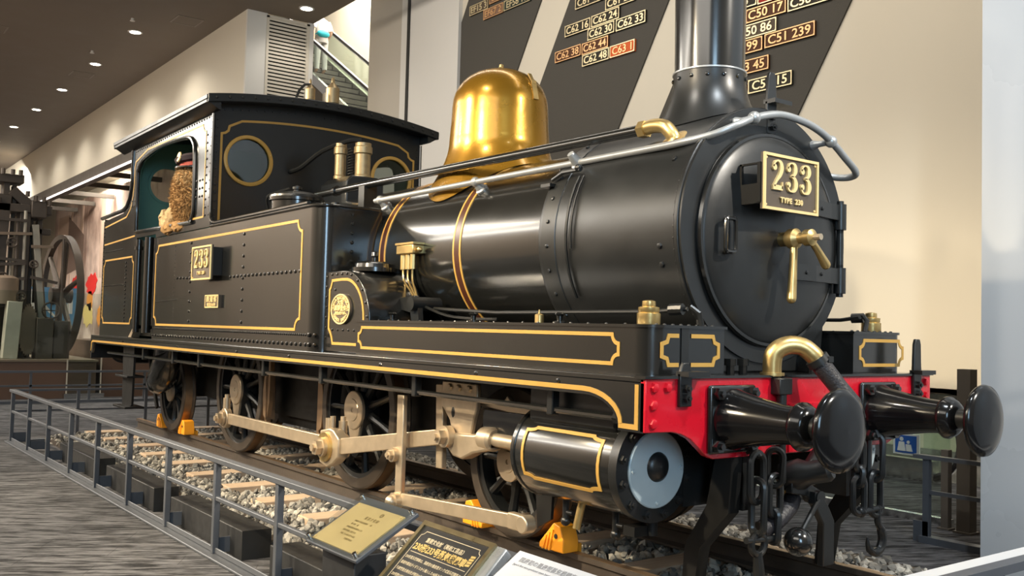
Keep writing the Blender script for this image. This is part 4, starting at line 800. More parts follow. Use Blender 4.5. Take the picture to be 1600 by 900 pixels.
# ================================================================ track
track = thing('railway_track', 'pair of dark rails on pale timber sleepers under the locomotive', 'track', (-5, 0, -.15), world=True)
railp = [(-.033, 0), (.033, 0), (.033, -.030), (.010, -.040), (.010, -.115), (.055, -.13), (.055, -.145), (-.055, -.145), (-.055, -.13), (-.010, -.115), (-.010, -.040), (-.033, -.030)]
for s in (-1, 1):
    y0 = s*(.5335+.033)
    obj('rail', MB().prism([(y0+u, v) for u, v in railp], 'yz', -10.05, 1.04), 'rail_rust', track, angle=25)
    obj('rail_head', MB().box(-10.05, 1.04, y0-.026, y0+.026, -.001, .0015), 'tread_steel', track)
sl = MB().box(-.11, .11, -1.2, 1.2, -.09, 0); first = None
for i in range(2, 16):
    x = -11.6+i*.80
    if first is None: first = obj('sleeper', sl, 'sleeper_wood', None, bevel=.008); o = first
    else: o = first.copy(); COL.objects.link(o)
    o.parent = track; o.location = (x+5+random.uniform(-.02, .02), random.uniform(-.03, .03), .005)
# ---- ballast stones
def stones(name, N, region, label, zf):
    rng = np.random.default_rng(11)
    ico = bmesh.new(); bmesh.ops.create_icosphere(ico, subdivisions=1, radius=1); V = np.array([v.co[:] for v in ico.verts]); F = np.array([[v.index for v in f.verts] for f in ico.faces]); ico.free()
    vs = []; fs = []; k = 0
    for i in range(N):
        x, y = rng.uniform(*region[0]), rng.uniform(*region[1]); r = rng.uniform(.018, .043)
        if abs(y) < 1.2 and abs(((x+11.6+.4) % .8)-.4) < .125 and rng.uniform() < .93: continue
        jit = V*(1+rng.uniform(-.32, .32, (len(V), 1))); sc = np.array([1, rng.uniform(.6, 1), rng.uniform(.5, .9)])*r
        q = rng.normal(size=4); q /= np.linalg.norm(q); w, a, b, c = q
        M = np.array([[1-2*(b*b+c*c), 2*(a*b-c*w), 2*(a*c+b*w)], [2*(a*b+c*w), 1-2*(a*a+c*c), 2*(b*c-a*w)], [2*(a*c-b*w), 2*(b*c+a*w), 1-2*(a*a+b*b)]])
        vs.append(jit*sc @ M.T + np.array([x, y, zf(x, y)+rng.uniform(-.025, .03)])); fs.append(F+k); k += len(V)
    me = bpy.data.meshes.new(name); me.from_pydata(np.concatenate(vs).tolist(), [], np.concatenate(fs).tolist()); me.materials.append(MATS['ballast'])
    o = bpy.data.objects.new(name, me); COL.objects.link(o); tag(o, label, 'ballast', None, 'stuff'); return o
stones('ballast', 20000, ((-10.05, 1.03), (-1.68, 1.68)), 'loose grey crushed-stone ballast around the sleepers', lambda x, y: -.190 if abs(y) < 1.25 else -.190-.08*(abs(y)-1.25))
tag(obj('ballast_bed', MB().box(-10.1, 1.08, -1.69, 1.69, -.249, -.20), 'rail_rust'), 'dark gravel bed beneath the loose ballast stones', 'ballast bed')
# ---- wheel chocks
def chock(loc, s, label):
    t = thing('wheel_chock', label, 'wheel chock', loc, 'orange wheel chocks')
    P = [(0, 0), (.22, 0), (.22, .07), (.19, .15), (.13, .165), (.0, .03)]
    o = obj('block', MB().prism([(s*u, v) for u, v in P], 'xz', -.07, .05), 'orange', t, bevel=.006)
    for k in range(3): obj('rib', MB().prism([(s*(.03+.03*k), .0), (s*(.045+.03*k), .0), (s*(.075+.03*k), .085+.02*k), (s*(.06+.03*k), .085+.02*k)], 'xz', -.078, -.07), 'orange', t)
    obj('pin_hole', MB().cyl((s*.155, -.074, .09), (s*.155, -.06, .09), .014), 'black_dull', t)
    obj('rail_clamp', MB().box(*sorted((s*.02, s*.19)), .05, .10, -.07, .04), 'orange', t); return t
chock((WX[0]-.30, -.60, .002), -1, 'orange wheel chock behind the rear carrying wheel')
chock((WX[0]+.30, -.60, .002), 1, 'orange wheel chock in front of the rear carrying wheel')
chock((WX[3]-.30, -.60, .002), -1, 'orange wheel chock behind the leading wheel under the anchor link')
chock((WX[3]+.30, -.60, .002), 1, 'orange wheel chock in front of the leading wheel below the cylinder')
# ---- black floor boxes along the fence
names = ['farthest', 'second farthest', 'third farthest', 'nearest']
for i, x in enumerate((-8.25, -6.32, -4.42, -2.50)):
    t = thing('light_trough', 'long black floor box behind the fence, %s from the viewer' % names[i], 'floor box', (x+.73, -1.80, -.25), 'black floor boxes along the fence')
    obj('box', MB().box(-.73, .73, -.10, .10, 0, .19), 'box_black', t, bevel=.006)
    obj('end_cap', MB().box(.73, .74, -.10, .10, 0, .19), 'black_dull', t)
# ---- near fence
ZFL = -.25
def fy(x): return -2.035 + .0098*(x+6.6)
fence = thing('guard_fence', 'low blue-grey steel guard fence in front of the locomotive', 'fence', (-5, -2.03, ZFL), world=True)
X0, X1 = -10.15, 1.22
def rail_run(nm, x0, x1, z0, z1, wy):
    mb = MB(); vs = []
    for x in (x0, x1):
        for dy in (-wy/2, wy/2):
            for z in (z0, z1): vs.append((x, fy(x)+dy, z))
    return obj(nm, mb.add(vs, [(0,1,3,2), (4,6,7,5), (0,4,5,1), (2,3,7,6), (0,2,6,4), (1,5,7,3)]), 'fence_grey', fence, bevel=.006)
rail_run('top_rail', X0-.05, X1, .365, .402, .062); rail_run('middle_rail', X0, X1, .115, .145, .03); rail_run('base_strip', X0, X1, ZFL, ZFL+.02, .14)
rail_run('kick_plate', X0, X1, ZFL+.02, ZFL+.06, .012)
PX = [-10.11+i*.992 for i in range(12) if -10.11+i*.992 < 1.2] + [1.19]
for x in PX:
    p = obj('post', MB().box(x-.021, x+.021, fy(x)-.021, fy(x)+.021, ZFL+.02, .366), 'fence_grey', fence, bevel=.004)
    obj('post_foot', MB().prism([(fy(x)+.02, ZFL+.02), (fy(x)+.20, ZFL+.02), (fy(x)+.20, ZFL+.09), (fy(x)+.16, ZFL+.12), (fy(x)+.02, ZFL+.12)], 'yz', x-.006, x+.006), 'fence_grey', p)
# rear return
obj('top_rail', MB().box(-10.2, -10.15, -2.06, 2.2, .372, .40), 'fence_grey', fence); obj('middle_rail', MB().box(-10.19, -10.16, -2.06, 2.2, .115, .14), 'fence_grey', fence)
obj('base_strip', MB().box(-10.24, -10.12, -2.1, 2.2, ZFL, ZFL+.02), 'fence_grey', fence)
for y in (-1.3, -.45, .4, 1.25, 2.1): obj('post', MB().box(-10.19, -10.155, y-.018, y+.018, ZFL, .372), 'fence_grey', fence)
# front return
obj('top_rail', MB().box(1.16, 1.22, -2.0, 1.9, .365, .402), 'fence_grey', fence); obj('cap_strip', MB().box(1.05, 1.15, -2.0, 1.9, .37, .385), 'panel_white', fence); obj('middle_rail', MB().box(1.175, 1.205, -2.0, 1.9, .115, .145), 'fence_grey', fence); obj('base_strip', MB().box(1.12, 1.26, -2.0, 1.9, ZFL, ZFL+.02), 'fence_grey', fence)
for y in (-1.0, 0, 1.0, 1.88): obj('post', MB().box(1.17, 1.21, y-.02, y+.02, ZFL, .366), 'fence_grey', fence)
# far side and right-hand fence
ff = thing('guard_fence', 'short dark guard fence behind the far buffer beside the pale panel', 'fence', (-.3, 2.72, ZFL), world=True)
obj('top_rail', MB().box(-.98, 1.6, 2.69, 2.75, .385, .415), 'fence_grey', ff); obj('middle_rail', MB().box(-.90, 1.6, 2.705, 2.735, .12, .15), 'fence_grey', ff); obj('base_strip', MB().box(-.92, 1.6, 2.67, 2.77, ZFL, ZFL+.05), 'fence_grey', ff)
for x in (-.88, .2, 1.3): obj('post', MB().box(x-.025, x+.025, 2.70, 2.74, ZFL, .385), 'fence_grey', ff)
obj('post_foot', MB().box(-.98, -.86, 2.70, 2.712, ZFL, ZFL+.16), 'fence_grey', ff)
# ---- information signs on the fence
def sign_frame(p0, p1, q):                            # top edge p0-p1, bottom direction q: returns matrix mapping (u along, v up, w out)
    p0, p1, q = Vector(p0), Vector(p1), Vector(q); u = (p1-p0).normalized(); v = (p0-q); v -= u*v.dot(u); v.normalize(); w = u.cross(v)
    return Matrix((u, v, w)).transposed(), p0
def on_sign(M, o, u, v, h=0): return o + M @ Vector((u, v, h))
def slab(mb, M, o, u0, u1, v0, v1, h0, h1): 
    return mb.add([on_sign(M, o, u, v, h) for u in (u0, u1) for v in (v0, v1) for h in (h0, h1)], [(0,1,3,2), (4,6,7,5), (0,4,5,1), (2,3,7,6), (0,2,6,4), (1,5,7,3)])
# brass plaque under acrylic
M, o0 = sign_frame((-.955, -2.10, .497), (-.475, -2.10, .499), (-.955, -2.40, .325))
s1 = thing('brass_plaque', 'small brass plaque under clear acrylic on a dark stand at the fence', 'plaque', (-.7, -2.2, ZFL), world=True)
obj('stand', MB().box(-.93, -.62, -2.32, -2.16, ZFL, .30), 'box_black', s1, bevel=.006)
obj('backing_tray', slab(MB(), M, o0, 0, .48, -.345, 0, -.03, -.012), 'fence_grey', s1, bevel=.004)
obj('brass_sheet', slab(MB(), M, o0, .03, .45, -.32, -.05, -.012, -.006), 'plaque_brass', s1)
obj('acrylic_cover', slab(MB(), M, o0, 0, .48, -.345, 0, .0, .008), 'acrylic', s1)
for u in (.018, .462):
    for v in (-.018, -.327): obj('standoff', MB().cyl(on_sign(M, o0, u, v, -.02), on_sign(M, o0, u, v, .014), .010), 'chrome', s1)
for u in (.045, .435):
    for v in (-.062, -.308): obj('fixing_screw', MB().cyl(on_sign(M, o0, u, v, -.01), on_sign(M, o0, u, v, -.002), .006), 'plate_gold', s1)
M4 = M
text('lettering', '重要文化財', .022, 'plaque_ink', s1, on_sign(M, o0, .27, -.125, -.005), M4, .0005, spacing=1.3)
disc = MB(); [disc.tube([on_sign(M, o0, .30+.012*math.cos(R(a))*k, -.085+.012*math.sin(R(a))*k, -.005) for a in range(0, 360, 45)], .0016, 5, True) for k in (1, .6)]; obj('emblem', disc, 'plaque_ink', s1)
for i, (t_, c_) in enumerate((('230形233号蒸気機関車　一両', .24), ('附 台帳 一冊', .20), ('文化財保護法の規定により', .23), ('重要文化財に指定する', .22), ('平成二十八年八月十七日', .24), ('文部科学大臣', .28))):
    text('lettering', t_, .012, 'plaque_ink', s1, on_sign(M, o0, c_, -.155-.022*i, -.005), M4, .0004)
# black sign with bronze frame
M, o0 = sign_frame((-.40, -2.10, .468), (.17, -2.10, .466), (-.40, -2.29, .285))
s2 = thing('information_sign', 'black information sign with gold Japanese lettering in a bronze frame', 'sign', (-.1, -2.2, ZFL), world=True)
obj('stand', MB().box(-.2, -.02, -2.34, -2.20, ZFL, .28), 'box_black', s2)
obj('sign_case', slab(MB(), M, o0, -.005, .575, -.50, 0, -.05, -.004), 'sign_silver', s2, bevel=.008)
fr = obj('sign_frame', MB().ribbon([(.012, -.488), (.508, -.488), (.508, -.012), (.012, -.012)], .022, lambda u, v, h: on_sign(M, o0, u, v, h-.004), True, .012), 'sign_frame', s2)
obj('sign_face', slab(MB(), M, o0, .02, .50, -.48, -.02, -.004, .001), 'sign_black', s2)
bd = notched(.045, .475, -.47, -.045, .02); obj('border_line', MB().ribbon(bd, .003, lambda u, v, h: on_sign(M, o0, u, v, h+.001), True, .001), 'sign_text', s2)
text('lettering', '重要文化財（美術工芸品）', .024, 'sign_text', s2, on_sign(M, o0, .25, -.082, .002), M, .0006, .0005)
text('title_lettering', '230形233号蒸気機関車', .041, 'sign_gold', s2, on_sign(M, o0, .245, -.122, .002), M, .0008, .0012, xs=.92)
em = MB(); [em.bar(on_sign(M, o0, .435+.0*i, -.085-.013*i, .002), on_sign(M, o0, .462, -.082-.013*i, .002), .002, .010, M @ Vector((0, 1, 0))) for i in range(4)]; obj('emblem', em, 'sign_gold', s2)
obj('rule_line', MB().ribbon([(.06, -.148), (.46, -.148)], .0025, lambda u, v, h: on_sign(M, o0, u, v, h+.001), False, .001), 'sign_text', s2)
body = ['230形蒸気機関車は、国産初の量産型タンク式蒸気機関車で', '鉄道作業局がイギリスから輸入したA8系を基本として', '汽車製造合資会社が明治36年から製造した機関車である。', '233号機は同年に製造され、主に関西地区で使用された。', '車軸配置は1B1、弁装置はジョイ式を採用している。', '国内の鉄道車両工業の発展を示す貴重な資料として', '平成28年に重要文化財に指定された。']
for i, t_ in enumerate(body): text('lettering', t_, .0165, 'sign_text', s2, on_sign(M, o0, .055, -.175-.030*i, .002), M, .0004, .0002, 'LEFT', xs=.92)
# white board
M, o0 = sign_frame((.262, -2.10, .474), (.95, -2.10, .474), (.262, -2.215, .40))
s3 = thing('white_sign', 'white information board with grey Japanese heading in the front corner', 'sign', (.6, -2.2, ZFL), world=True)
obj('stand', MB().box(.5, .72, -2.40, -2.26, ZFL, .28), 'box_black', s3)
obj('board', slab(MB(), M, o0, 0, .70, -.46, 0, -.02, 0), 'white_board', s3, bevel=.003)
text('heading_lettering', '国産初の量産型蒸気機関車', .026, 'grey_ink', s3, on_sign(M, o0, .045, -.040, .001), M, .0004, .0004, 'LEFT')
text('lettering', "Japan's first mass-produced steam locomotive", .013, 'grey_ink', s3, on_sign(M, o0, .035, -.066, .001), M, .0004, 0, 'LEFT')
# ---- plush animal in the cab opening
PT_SHIFT = Vector((-.25, .10, -.05))
pt = thing('plush_toy', 'fluffy brown plush animal with a station cap leaning out of the cab', 'plush toy', (-6.95, -1.13, 2.31), world=True)
def fuzzy(mb, seed, amp, f=38):
    rnd = random.Random(seed); out = MB(); out.f = mb.f
    for v in mb.v: out.v.append(tuple(c+rnd.uniform(-amp, amp) for c in v))
    return out
bd = MB().ball((-6.68, -1.10, 2.66), (.27, .20, .34), 40, 26)
body = obj('body', fuzzy(bd, 3, .016), 'plush', pt, angle=60)
head = obj('head', fuzzy(MB().ball((-6.62, -1.10, 2.83), (.24, .19, .17), 36, 20), 4, .014), 'plush', pt, angle=60)
obj('arm', fuzzy(MB().tube(catmull([(-6.86, -1.16, 2.62), (-6.95, -1.20, 2.48), (-7.02, -1.21, 2.40), (-7.12, -1.21, 2.40), (-7.20, -1.21, 2.43)], 6), [.09]*8+[.08]*8+[.075]*9, 18), 5, .012), 'plush_pale', pt)
for k, (x, z) in enumerate(((-7.24, 2.47), (-7.19, 2.50), (-7.22, 2.40), (-7.17, 2.36))): obj('paw', fuzzy(MB().ball((x, -1.22, z), .055, 14, 8), 10+k, .008), 'plush_pale', pt)
obj('foot', fuzzy(MB().ball((-6.98, -1.21, 2.33), (.20, .09, .075), 24, 12), 7, .013), 'plush', pt); obj('foot', fuzzy(MB().ball((-6.66, -1.22, 2.33), (.16, .08, .06), 24, 12), 8, .013), 'plush', pt)
for x in (-6.86,): obj('ear', fuzzy(MB().ball((x, -1.06, 2.93), (.05, .035, .06), 12, 8), 9, .008), 'plush_pale', pt)
cap = obj('cap', MB().lathe([(0, .165), (.05, .165), (.06, .20), (.10, .215), (.125, .19), (.14, .10), (.142, 0)], (-6.58, -1.10, 2.945), (-.12, -.1, 1), 32), 'cap_cloth', pt, angle=50)
obj('cap_band', MB().lathe([(.004, .168), (.045, .168)], (-6.58, -1.10, 2.945), (-.12, -.1, 1), 32, False), 'cap_red', cap)
obj('cap_visor', MB().prism([(-6.58+.20*math.cos(R(a)), -1.18+.14*math.sin(R(a))) for a in range(180, 361, 15)], 'xy', 2.925, 2.94), 'black_gloss', cap)
obj('cap_badge', MB().lathe([(0, .055), (.012, .05), (.016, .02)], (-6.55, -1.295, 3.035), (0, -1, .15), 18), 'plate_gold', cap)
def fur(mb, N, L0, seed, nm, mt):                      # short pile: small tapered tufts over the surface
    rng = np.random.default_rng(seed); V = np.array(mb.v); tris = [(f[0], f[i], f[i+1]) for f in mb.f for i in range(1, len(f)-1)]; T = np.array(tris); out = MB()
    P0, P1, P2 = V[T[:, 0]], V[T[:, 1]], V[T[:, 2]]; nr = np.cross(P1-P0, P2-P0); ar = np.linalg.norm(nr, axis=1); c0 = V.mean(0)
    for k in rng.choice(len(T), N, p=ar/ar.sum()):
        a, b = rng.random(2); a, b = (1-a, 1-b) if a+b > 1 else (a, b); p = P0[k]+(P1[k]-P0[k])*a+(P2[k]-P0[k])*b; n = nr[k]/max(ar[k], 1e-9)
        if n @ (p-c0) < 0: n = -n
        d = n+rng.normal(0, .55, 3)+np.array([0, 0, -.5]); d /= np.linalg.norm(d); t = np.cross(d, rng.normal(size=3)); t /= np.linalg.norm(t); u = np.cross(d, t); w = .007
        out.add([p+t*w, p-t*w*.5+u*w*.8, p-t*w*.5-u*w*.8, p+d*L0*rng.uniform(.6, 1.3)], [(0, 1, 3), (1, 2, 3), (2, 0, 3)])
    return obj(nm, out, mt, pt, angle=0, kind='stuff')
fur(MB().ball((-6.68, -1.10, 2.66), (.27, .20, .34), 20, 12), 3800, .045, 1, 'fur', 'plush'); fur(MB().ball((-6.62, -1.10, 2.83), (.24, .19, .17), 20, 12), 1600, .04, 2, 'fur', 'plush_pale')
pt.location += PT_SHIFT
# ================================================================ room
struct('floor', MB().box(-60, 9, -16, 12, -.45, -.25), 'carpet', 'streaky dark grey carpet of the museum hall', angle=0)
CZ = 7.5
struct('ceiling', MB().box(-60, 9, -16, 2.6, CZ, CZ+.3).box(-15.05, 9, 2.6, 4.0, CZ, CZ+.3), 'ceiling_brown', 'brown painted hall ceiling', angle=0)
struct('wall_front', MB().box(-60, 9, -14.4, -14.2, -.25, CZ), 'front_wall', 'beige wall on the visitors\' side of the hall', angle=0)
wl = struct('wall_back', MB().box(-11.43, 9, 5.3, 5.6, .74, 12), 'cream_wall', 'cream wall carrying the slanted dark stripes', angle=0)
struct('trim_1', MB().box(-11.43, 9, 5.24, 5.3, .66, .74), 'black_dull', 'dark ledge under the cream wall', angle=0)
struct('wall_below', MB().box(-11.43, 9, 8.2, 8.4, -.25, .74).box(-11.43, 9, 5.3, 8.4, .74, .80), 'cream_wall', 'pale wall of the recess below the ledge', angle=0)
struct('wall_pier', MB().box(-13.17, -11.43, 5.22, 5.6, -.25, 12), 'white_wall', 'pale plain wall panel left of the stripes', angle=0)
struct('trim_2', MB().box(-13.26, -13.17, 5.20, 5.5, -.25, 12), 'black_dull', 'narrow dark joint between pale panel and pillar', angle=0)
struct('wall_pillar', MB().box(-15.0, -13.58, 5.3, 5.9, -.25, 12), 'pier_grey', 'grey-beige pillar beside the escalator', angle=0)
struct('trim_3', MB().box(-13.58, -13.30, 5.26, 5.6, -.25, 12), 'white_wall', 'white edge strip of the pillar', angle=0)
# slanted stripes
sl_ = .59
def stripe(name, lab, P): o = obj(name, MB().prism(P, 'xz', 5.275, 5.30), 'felt_dark', wl, angle=0); return o
Lx = lambda x0, z0, z: x0+sl_*(z-z0)
stripe('dark_stripe', '', [(-11.42, 2.8), (Lx(-9.07, 6.72, 2.8), 2.8), (Lx(-9.07, 6.72, 12), 12), (Lx(-11.2, 7.29, 12), 12), (-11.42, 6.92)])
stripe('dark_stripe', '', [(Lx(-8.33, 6.53, 2), 2), (Lx(-6.19, 5.96, 2), 2), (Lx(-6.19, 5.96, 12), 12), (Lx(-8.33, 6.53, 12), 12)])
stripe('dark_stripe', '', [(Lx(-6.02, 4.84, 1), 1), (Lx(-3.29, 5.2, 1), 1), (Lx(-3.29, 5.2, 12), 12), (Lx(-6.02, 4.84, 12), 12)])
# right-hand pale panel wall
struct('wall_right', MB().box(-.20, 5.5, 2.2, 2.45, -.25, 9), 'panel_white', 'smooth pale grey panel at the right edge', angle=0)
# left fascia, return wall, underside
struct('wall_fascia', MB().box(-60, -15.09, 2.6, 2.75, 5.74, CZ), 'cream_wall', 'cream upper wall washed by downlights', angle=0)
struct('wall_return', MB().box(-15.09, -15.02, 2.6, 3.02, 4.0, CZ).box(-15.09, -15.02, 3.90, 4.02, 4.0, CZ).box(-15.3, -15.05, 2.6, 4.02, -.25, 4.0), 'white_wall', 'narrow white end wall around the louvre', angle=0)
struct('trim_4', MB().box(-60, -15.3, 2.52, 2.78, 5.40, 5.74), 'steel_beam', 'dark steel channel below the cream upper wall', angle=0)
stl = thing('strip_light', 'long glowing strip light under the dark steel channel', 'strip light', (-30, 2.50, 5.36)); obj('diffuser', MB().box(-17, 14, -.025, .025, .02, .05), 'strip_glow', stl, angle=0)
struct('ceiling_low', MB().box(-60, -24, 2.78, 6.2, 7.0, 7.1), 'cream_wall', 'pale ceiling behind the steel channel', angle=0)
for i in range(7): 
    o = struct('ceiling_beam', MB().box(-24.0-3.0*i, -23.86-3.0*i, 2.78, 5.5, 6.0, 6.16), 'steel_beam', 'dark steel ceiling beam', angle=0)
struct('wall_mural', MB().box(-60, -24, 6.0, 6.2, -.25, 7.0), 'cream_wall', 'wall behind the mural', angle=0)
struct('wall_far', MB().box(-60, -59.6, -16, 9, -.25, CZ), 'cream_wall', 'far end wall of the hall', angle=0)
# louvre
lv = thing('louvre_panel', 'cream horizontal-slat louvre panel above the cab roof', 'louvre', (-15.05, 3.46, 4.0), world=True)
obj('back_plate', MB().box(-15.09, -15.085, 3.02, 3.90, 4.0, CZ), 'dark_void', lv, angle=0)
obj('louvre_frame', MB().box(-15.06, -15.0, 3.0, 3.05, 4.0, 7.46).box(-15.06, -15.0, 3.86, 3.92, 4.0, 7.46).box(-15.06, -15.0, 3.0, 3.92, 7.42, 7.47), 'louvre', lv, angle=0)
sm = MB().add([(-.02, -.41, -.02), (.035, -.41, -.035), (.035, .41, -.035), (-.02, .41, -.02), (-.02, -.41, .025), (.035, -.41, .01), (.035, .41, .01), (-.02, .41, .025)], [(0,1,2,3), (4,5,6,7), (0,1,5,4), (1,2,6,5), (2,3,7,6), (3,0,4,7)]); f0 = None
for i in range(46):
    if f0 is None: f0 = obj('slat', sm, 'louvre', None, angle=0); o = f0
    else: o = f0.copy(); COL.objects.link(o)
    o.parent = lv; o.location = (-15.05+15.05, 0, .06+i*.0745)
# ---- ceiling fittings
ORD = ['nearest', 'second nearest', 'third nearest', 'fourth nearest', 'fifth nearest']
def downlight(x, y, label, power=0, grp='recessed ceiling downlights'):
    t = thing('downlight', label, 'downlight', (x, y, CZ), grp)
    obj('trim_ring', MB().lathe([(0, .15), (-.012, .15), (-.012, .115), (.06, .10)], (0, 0, 0), (0, 0, 1), 28, False), 'white_wall', t)
    obj('lamp', MB().lathe([(0, .112), (-.004, .112)], (0, 0, -.006), (0, 0, 1), 24), 'lamp_glow', t)
    if power:
        d = bpy.data.lights.new('downlight_beam', 'SPOT'); d.energy = power; d.color = NEUT; d.spot_size = R(140); d.spot_blend = .7; d.shadow_soft_size = .1
        l = bpy.data.objects.new('downlight_beam', d); COL.objects.link(l); l.parent = t; l.location = (0, 0, -.03)
for i, (x, y) in enumerate(((-18.13, 1.31), (-21.47, 1.30), (-24.87, 1.26), (-28.09, 1.22), (-31.46, 1.18))): downlight(x, y, 'recessed round ceiling downlight, %s of the row along the cream wall' % ORD[i], 220)
downlight(-34.8, 1.15, 'recessed round ceiling downlight, second farthest of the row', 120); downlight(-38.2, 1.12, 'recessed round ceiling downlight, farthest of the row', 80)
downlight(-14.22, 3.48, 'recessed ceiling downlight in front of the louvre', 60)
for nm, (x, y), lab in (('a', (-16.6, 1.92), 'square ceiling access panel nearest the louvre'), ('b', (-22.77, 1.28), 'square ceiling access panel between the downlights'), ('c', (-19.9, -1.15), 'square ceiling vent at the left edge')):
    t = thing('ceiling_panel', lab, 'ceiling panel', (x, y, CZ), 'ceiling access panels')
    obj('panel', MB().box(-.27, .27, -.25, .25, -.006, 0), 'ceiling_brown', t, angle=0)
    obj('panel_rim', MB().ribbon([(-.27, -.25), (.27, -.25), (.27, .25), (-.27, .25)], .03, lambda u, v, h: (u, v, -h-.006), True, .006), 'grille_line', t, angle=0)
for i, (x, y) in enumerate(((-17.2, 1.0), (-20.3, .95))):
    tag(obj('sprinkler_head', MB().cyl((x, y, CZ), (x, y, CZ-.05), .03).cyl((x, y, CZ-.05), (x, y, CZ-.06), .05), 'white_wall'), ['tiny ceiling sprinkler head near the first downlight', 'tiny ceiling sprinkler head near the second downlight'][i], 'sprinkler', 'ceiling sprinklers')
# ---- locomotive number plates on the wall
PL = [('C61 18', -8.16, 6.31, .65, 'dark'), ('C61 20', -7.46, 6.12, .63, 'dark'), ('C62 16', -8.40, 5.93, .61, 'dark'), ('C62 24', -7.77, 5.935, .62, 'dark'), ('C62 30', -7.85, 5.75, .60, 'dark'), ('C62 33', -7.22, 5.745, .62, 'dark'),
      ('C62 38', -8.63, 5.565, .63, 'rust'), ('C62 44', -7.98, 5.555, .60, 'rust'), ('C62 48', -7.965, 5.37, .61, 'dark'), ('C63 1', -7.34, 5.37, .53, 'orange'), ('EF15 3', -11.11, 6.945, .58, 'brown'), ('EF67 2', -10.67, 6.765, .59, 'worn'),
      ('EF58 18', -10.06, 6.77, .74, 'green'), ('EF8', -10.50, 7.005, .42, 'worn'), ('C50 17', -4.79, 5.27, .62, 'rust'), ('C56 94', -4.15, 5.26, .62, 'dark'), ('C50 86', -4.98, 5.07, .67, 'brown'), ('C50 99', -5.20, 4.88, .68, 'rust'),
      ('C51 239', -4.49, 4.885, .74, 'rust'), ('C53 45', -5.08, 4.62, .66, 'rust'), ('C55 15', -4.74, 4.355, .67, 'dark'), ('C54 6', -5.40, 4.36, .64, 'rust'), ('C51 5', -4.61, 5.47, .55, 'red'), ('C5 6', -4.99-.25, 5.48, .62, 'dark')]
mat('wp_dark', (.030, .026, .018), .6, spec=.2); mat('wp_rust', (.085, .032, .014), .6, spec=.2); mat('wp_orange', (.62, .115, .028), .6, spec=.2); mat('wp_brown', (.090, .066, .045), .6, spec=.2); mat('wp_worn', (.20, .115, .075), .6, spec=.2); mat('wp_green', (.022, .034, .028), .6, spec=.2); mat('wp_red', (.30, .022, .014), .6, spec=.2)
mat('wp_letter', (.80, .66, .40), .35, .5); mat('wp_letter_copper', (.80, .47, .22), .35, .5)
WHERE = {'C61 18': 'black number plate C61 18, top left of the middle stripe', 'C61 20': 'black number plate cut by the top edge, right of C61 18', 'C62 16': 'black number plate C62 16, leftmost of its row above C62 30', 'C62 24': 'black number plate C62 24 to the right of C62 16', 'C62 30': 'black number plate C62 30 below C62 24 and left of C62 33',
 'C62 33': 'black number plate C62 33, rightmost in the middle stripe', 'C62 38': 'reddish number plate C62 38, lowest left in the middle stripe', 'C62 44': 'reddish number plate C62 44 to the right of C62 38', 'C62 48': 'black number plate C62 48 left of the orange plate', 'C63 1': 'orange number plate C63 1 on the middle stripe', 'EF15 3': 'brown number plate EF15 3, leftmost on the wall',
 'EF67 2': 'worn copper number plate EF67 2 below the others in the left stripe', 'EF58 18': 'greenish black number plate EF58, rightmost in the left stripe', 'EF8': 'worn copper number plate cut by the top edge beside EF15 3', 'C50 17': 'reddish number plate C50 17 right of the chimney', 'C56 94': 'black number plate cut by the top edge, right of C50 17', 'C50 86': 'brown number plate C50 86 half behind the chimney',
 'C50 99': 'reddish number plate ending in 99, left of C51 239', 'C51 239': 'reddish number plate C51 239, longest in the right stripe', 'C53 45': 'reddish number plate ending in 45, below C51 239', 'C55 15': 'black number plate behind the smokebox lamp iron, lowest on the wall', 'C54 6': 'reddish plate almost hidden by the chimney, left of the lowest plate', 'C51 5': 'dark red number plate at the top edge right of the chimney', 'C5 6': 'black plate at the top edge half behind the chimney'}
for tx, x, z, w, kind in PL:
    t = thing('wall_number_plate', WHERE[tx], 'number plate', (x, 5.275, z), 'cast number plates on the wall')
    H = .183; obj('plate', MB().box(0, w-.006, -.03, 0, .003, H-.003), 'wp_'+kind, t, angle=0)
    lm = 'wp_letter_copper' if kind in ('rust', 'worn') else 'wp_letter'
    obj('rim', MB().ribbon([(.008, .010), (w-.013, .010), (w-.013, H-.010), (.008, H-.010)], .013, SIDE(-.03), True, .008), lm, t, angle=0)
    lt = text('lettering', tx, .158, lm if kind != 'orange' else 'wp_letter_copper', None, (0, 0, 0), ROT_SIDE, .006, .0022)
    xs_ = [v.co.x for v in lt.data.vertices]; wd = max(xs_)-min(xs_); k = min(1.0, (w-.075)/wd)
    if k > .98: k = min(1.15, (w-.09)/wd)
    lt.data.transform(Matrix.Translation((w/2-.003, -.034, H/2-.004)) @ Matrix.Diagonal((k, 1, 1, 1)) @ Matrix.Translation((-(max(xs_)+min(xs_))/2, 0, 0))); lt.parent = t
    rv = MB(); [rv.rivet((u, -.03, v), (0,-1,0), .006) for u in (.022, w-.028) for v in (.024, H-.024)]; obj('rivets', rv, lm, t, kind='stuff')
